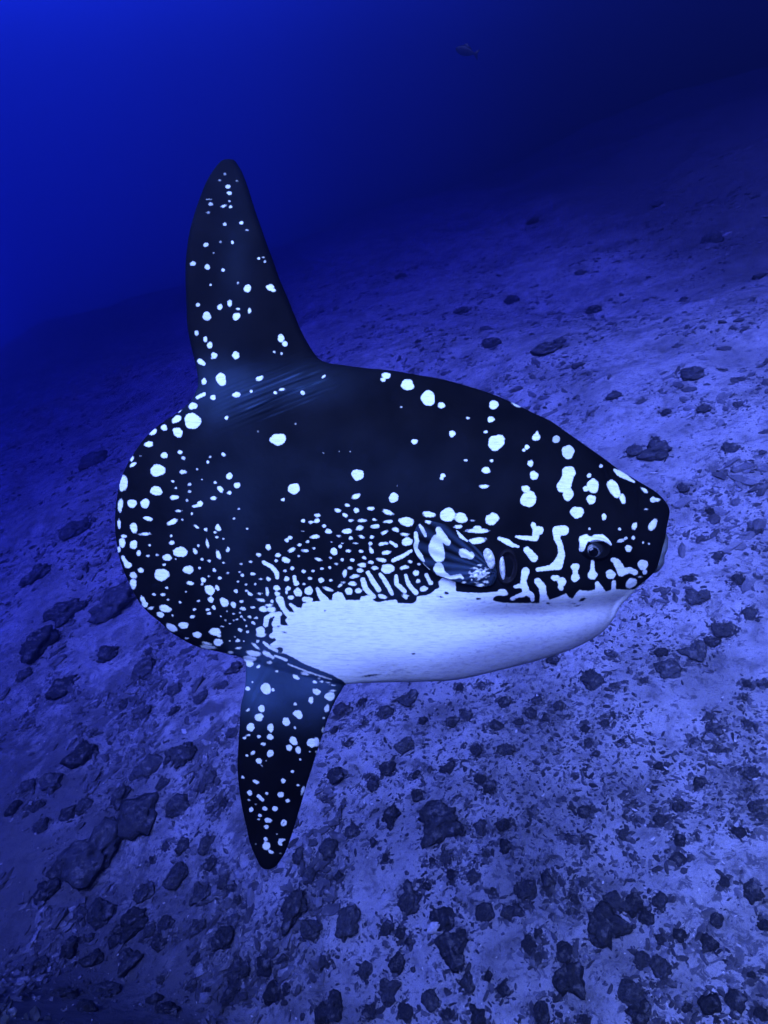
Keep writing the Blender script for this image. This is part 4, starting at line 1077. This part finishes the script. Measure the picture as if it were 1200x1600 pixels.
# ------------------------------------------------------------------ bleached shell chips
def shell_mesh(seed, ln, wd):
    r_ = np.random.default_rng(seed); n, m = 9, 7; vs = []; fs = []
    for i in range(n):
        t = i / (n - 1); w = wd * math.sin(math.pi * (0.12 + 0.80 * t)) * r_.uniform(0.8, 1.1)
        for j in range(m):
            s = j / (m - 1) * 2 - 1
            vs.append((ln * (t - 0.5) + r_.normal(0, ln * 0.02), w * s, 0.45 * wd * (1 - s * s) + r_.normal(0, wd * 0.04)))
    top = len(vs)
    vs += [(x, y, z - 0.16 * wd) for x, y, z in vs]
    q = lambda i, j: i * m + j
    for i in range(n - 1):
        for j in range(m - 1):
            fs.append((q(i, j), q(i + 1, j), q(i + 1, j + 1), q(i, j + 1)))
            fs.append((top + q(i, j), top + q(i, j + 1), top + q(i + 1, j + 1), top + q(i + 1, j)))
    loop = [q(i, 0) for i in range(n)] + [q(n - 1, j) for j in range(1, m)] + [q(i, m - 1) for i in range(n - 2, -1, -1)] + [q(0, j) for j in range(m - 2, 0, -1)]
    for a, b_ in zip(loop, loop[1:] + loop[:1]): fs.append((a, top + a, top + b_, b_))
    return np_mesh("shell_chip", vs, [f[::-1] for f in fs])
def drop(o, p, lift):
    n_ = ground_normal(p[0], p[1])
    o.rotation_mode = 'QUATERNION'
    o.rotation_quaternion = n_.to_track_quat('Z', 'Y') @ Matrix.Rotation(random.uniform(0, 6.28), 3, 'Z').to_quaternion()
    o.location = Vector((p[0], p[1], float(terrain(p[0], p[1])))) + n_ * lift
for i, (px, py, L_, W_) in enumerate([(1041,1202,9,4),(1013,1236,8,6),(992,1267,9,4),(873,1049,7,5),(840,1089,7,4),(570,1254,8,5),(597,1206,10,5),(289,1144,16,8),(849,1244,7,4),(1022,740,13,2.5),(807,1144,7,4),(1180,1219,8,4)]):
    hit = to_seabed(px, py)
    if hit is None: continue
    p, t = hit
    o = obj("shell_chip", shell_mesh(200 + i, L_ / FPX * t, 0.5 * W_ / FPX * t), M_SHELL)
    drop(o, p, 0.012)
    tag(o, "small bleached shell chip lying on open sand", "shell", "bleached shell chips on the sand")
if shell_rock is not None:
    ro, p = shell_rock
    s = ro.scale[2]
    hit = to_seabed(678, 1450); p2, t = hit
    o = obj("shell", shell_mesh(321, 24 / FPX * t, 8 / FPX * t), M_SHELL)
    drop(o, p2, 0.0)
    SHELL_OBJ = (o, ro)
    tag(o, "bright white broken shell resting on a dark boulder", "shell")
    # rest it on the stone's top surface
    bpy.context.view_layer.update()
    inv = ro.matrix_world.inverted()
    eye0 = Vector((0, 0, 0)); tgt = Vector(tuple(CR * ((678 - 600) / FPX) + CU * ((800 - 1449) / FPX) + CF)).normalized()
    okh, loc, nr, _ = ro.ray_cast(inv @ eye0, (inv.to_3x3() @ tgt).normalized())
    if okh:
        wn_ = (ro.matrix_world.to_3x3().inverted().transposed() @ nr).normalized()
        o.location = ro.matrix_world @ loc + wn_ * 0.006
        o.rotation_quaternion = wn_.to_track_quat('Z', 'Y') @ Matrix.Rotation(1.2, 3, 'Z').to_quaternion()

# ------------------------------------------------------------------ small fish far off in the open water
def far_fish():
    n, m = 22, 14; vs = []; fs = []
    L = 0.36
    prof = lambda t: 0.085 * math.sin(math.pi * min(1, t * 1.02)) ** 0.75 * (1 - 0.45 * t) + 0.006
    for i in range(n):
        t = i / (n - 1)
        for j in range(m):
            a = 2 * math.pi * j / m
            vs.append((L * (0.5 - t), 0.42 * prof(t) * math.cos(a), prof(t) * math.sin(a)))
    for i in range(n - 1):
        for j in range(m):
            fs.append((i * m + j, i * m + (j + 1) % m, (i + 1) * m + (j + 1) % m, (i + 1) * m + j))
    # tail fin and back fin as thin solid plates sharing the mesh
    def plate(pts):
        b0 = len(vs); k = len(pts)
        for y in (-0.003, 0.003): vs.extend([(x, y, z) for x, z in pts])
        c0 = len(vs)
        cx = sum(p[0] for p in pts) / k; cz = sum(p[1] for p in pts) / k
        vs.extend([(cx, -0.004, cz), (cx, 0.004, cz)])
        for i in range(k):
            j = (i + 1) % k
            fs.append((b0 + i, b0 + j, c0, c0)); fs.append((b0 + k + j, b0 + k + i, c0 + 1, c0 + 1)); fs.append((b0 + i, b0 + k + i, b0 + k + j, b0 + j))
    plate([(-0.15, 0.012), (-0.25, 0.085), (-0.225, 0.0), (-0.25, -0.085), (-0.15, -0.012)])
    plate([(0.08, 0.07), (0.0, 0.115), (-0.10, 0.055), (-0.10, 0.03), (0.05, 0.05)])
    bm = bmesh.new()
    bv = [bm.verts.new(v) for v in vs]
    for f in fs:
        u = []
        for q in f:
            if q not in u: u.append(q)
        try: bm.faces.new([bv[q] for q in u])
        except ValueError: pass
    bm.normal_update()
    me_ = bpy.data.meshes.new("distant_fish"); bm.to_mesh(me_); bm.free()
    for p in me_.polygons: p.use_smooth = True
    return me_
ff = obj("distant_fish", far_fish(), M_FARFISH)
dd = CR * ((727 - 600) / FPX) + CU * ((800 - 80) / FPX) + CF
ff.location = tuple(dd * 11.5)
ff.rotation_euler = (0, R(-12), R(160))
tag(ff, "small dark fish far off in the open water, high above the slope", "fish")

# ------------------------------------------------------------------ water: one closed volume round diver, fish and sea bed
bm = bmesh.new(); bmesh.ops.create_cube(bm, size=1.0)
zlo = float(GZZ.min()) - 1.0
for v in bm.verts:
    v.co = ((GX0 - 1 + (GX1 - GX0 + 2) * (v.co.x + .5)), (GY0 - 1 + (GY1 - GY0 + 2) * (v.co.y + .5)), zlo + (2.2 - zlo) * (v.co.z + .5))
hm = bpy.data.meshes.new("haze"); bm.to_mesh(hm); bm.free()
mh = bpy.data.materials.new("sea_water"); mh.use_nodes = True
hn, hl = mh.node_tree.nodes, mh.node_tree.links
hn.clear()
ho = hn.new("ShaderNodeOutputMaterial"); pv = hn.new("ShaderNodeVolumePrincipled")
pv.inputs["Density"].default_value = 0.20
pv.inputs["Color"].default_value = (0.07, 0.095, 0.38, 1)
pv.inputs["Absorption Color"].default_value = (0.056, 0.038, 0.735, 1)
pv.inputs["Anisotropy"].default_value = 0.90
hl.new(pv.outputs[0], ho.inputs["Volume"])
haze = obj("haze", hm, mh)
tag(haze, "blue sea water filling the whole scene", "water", kind="stuff")
print("stones", len(stones))
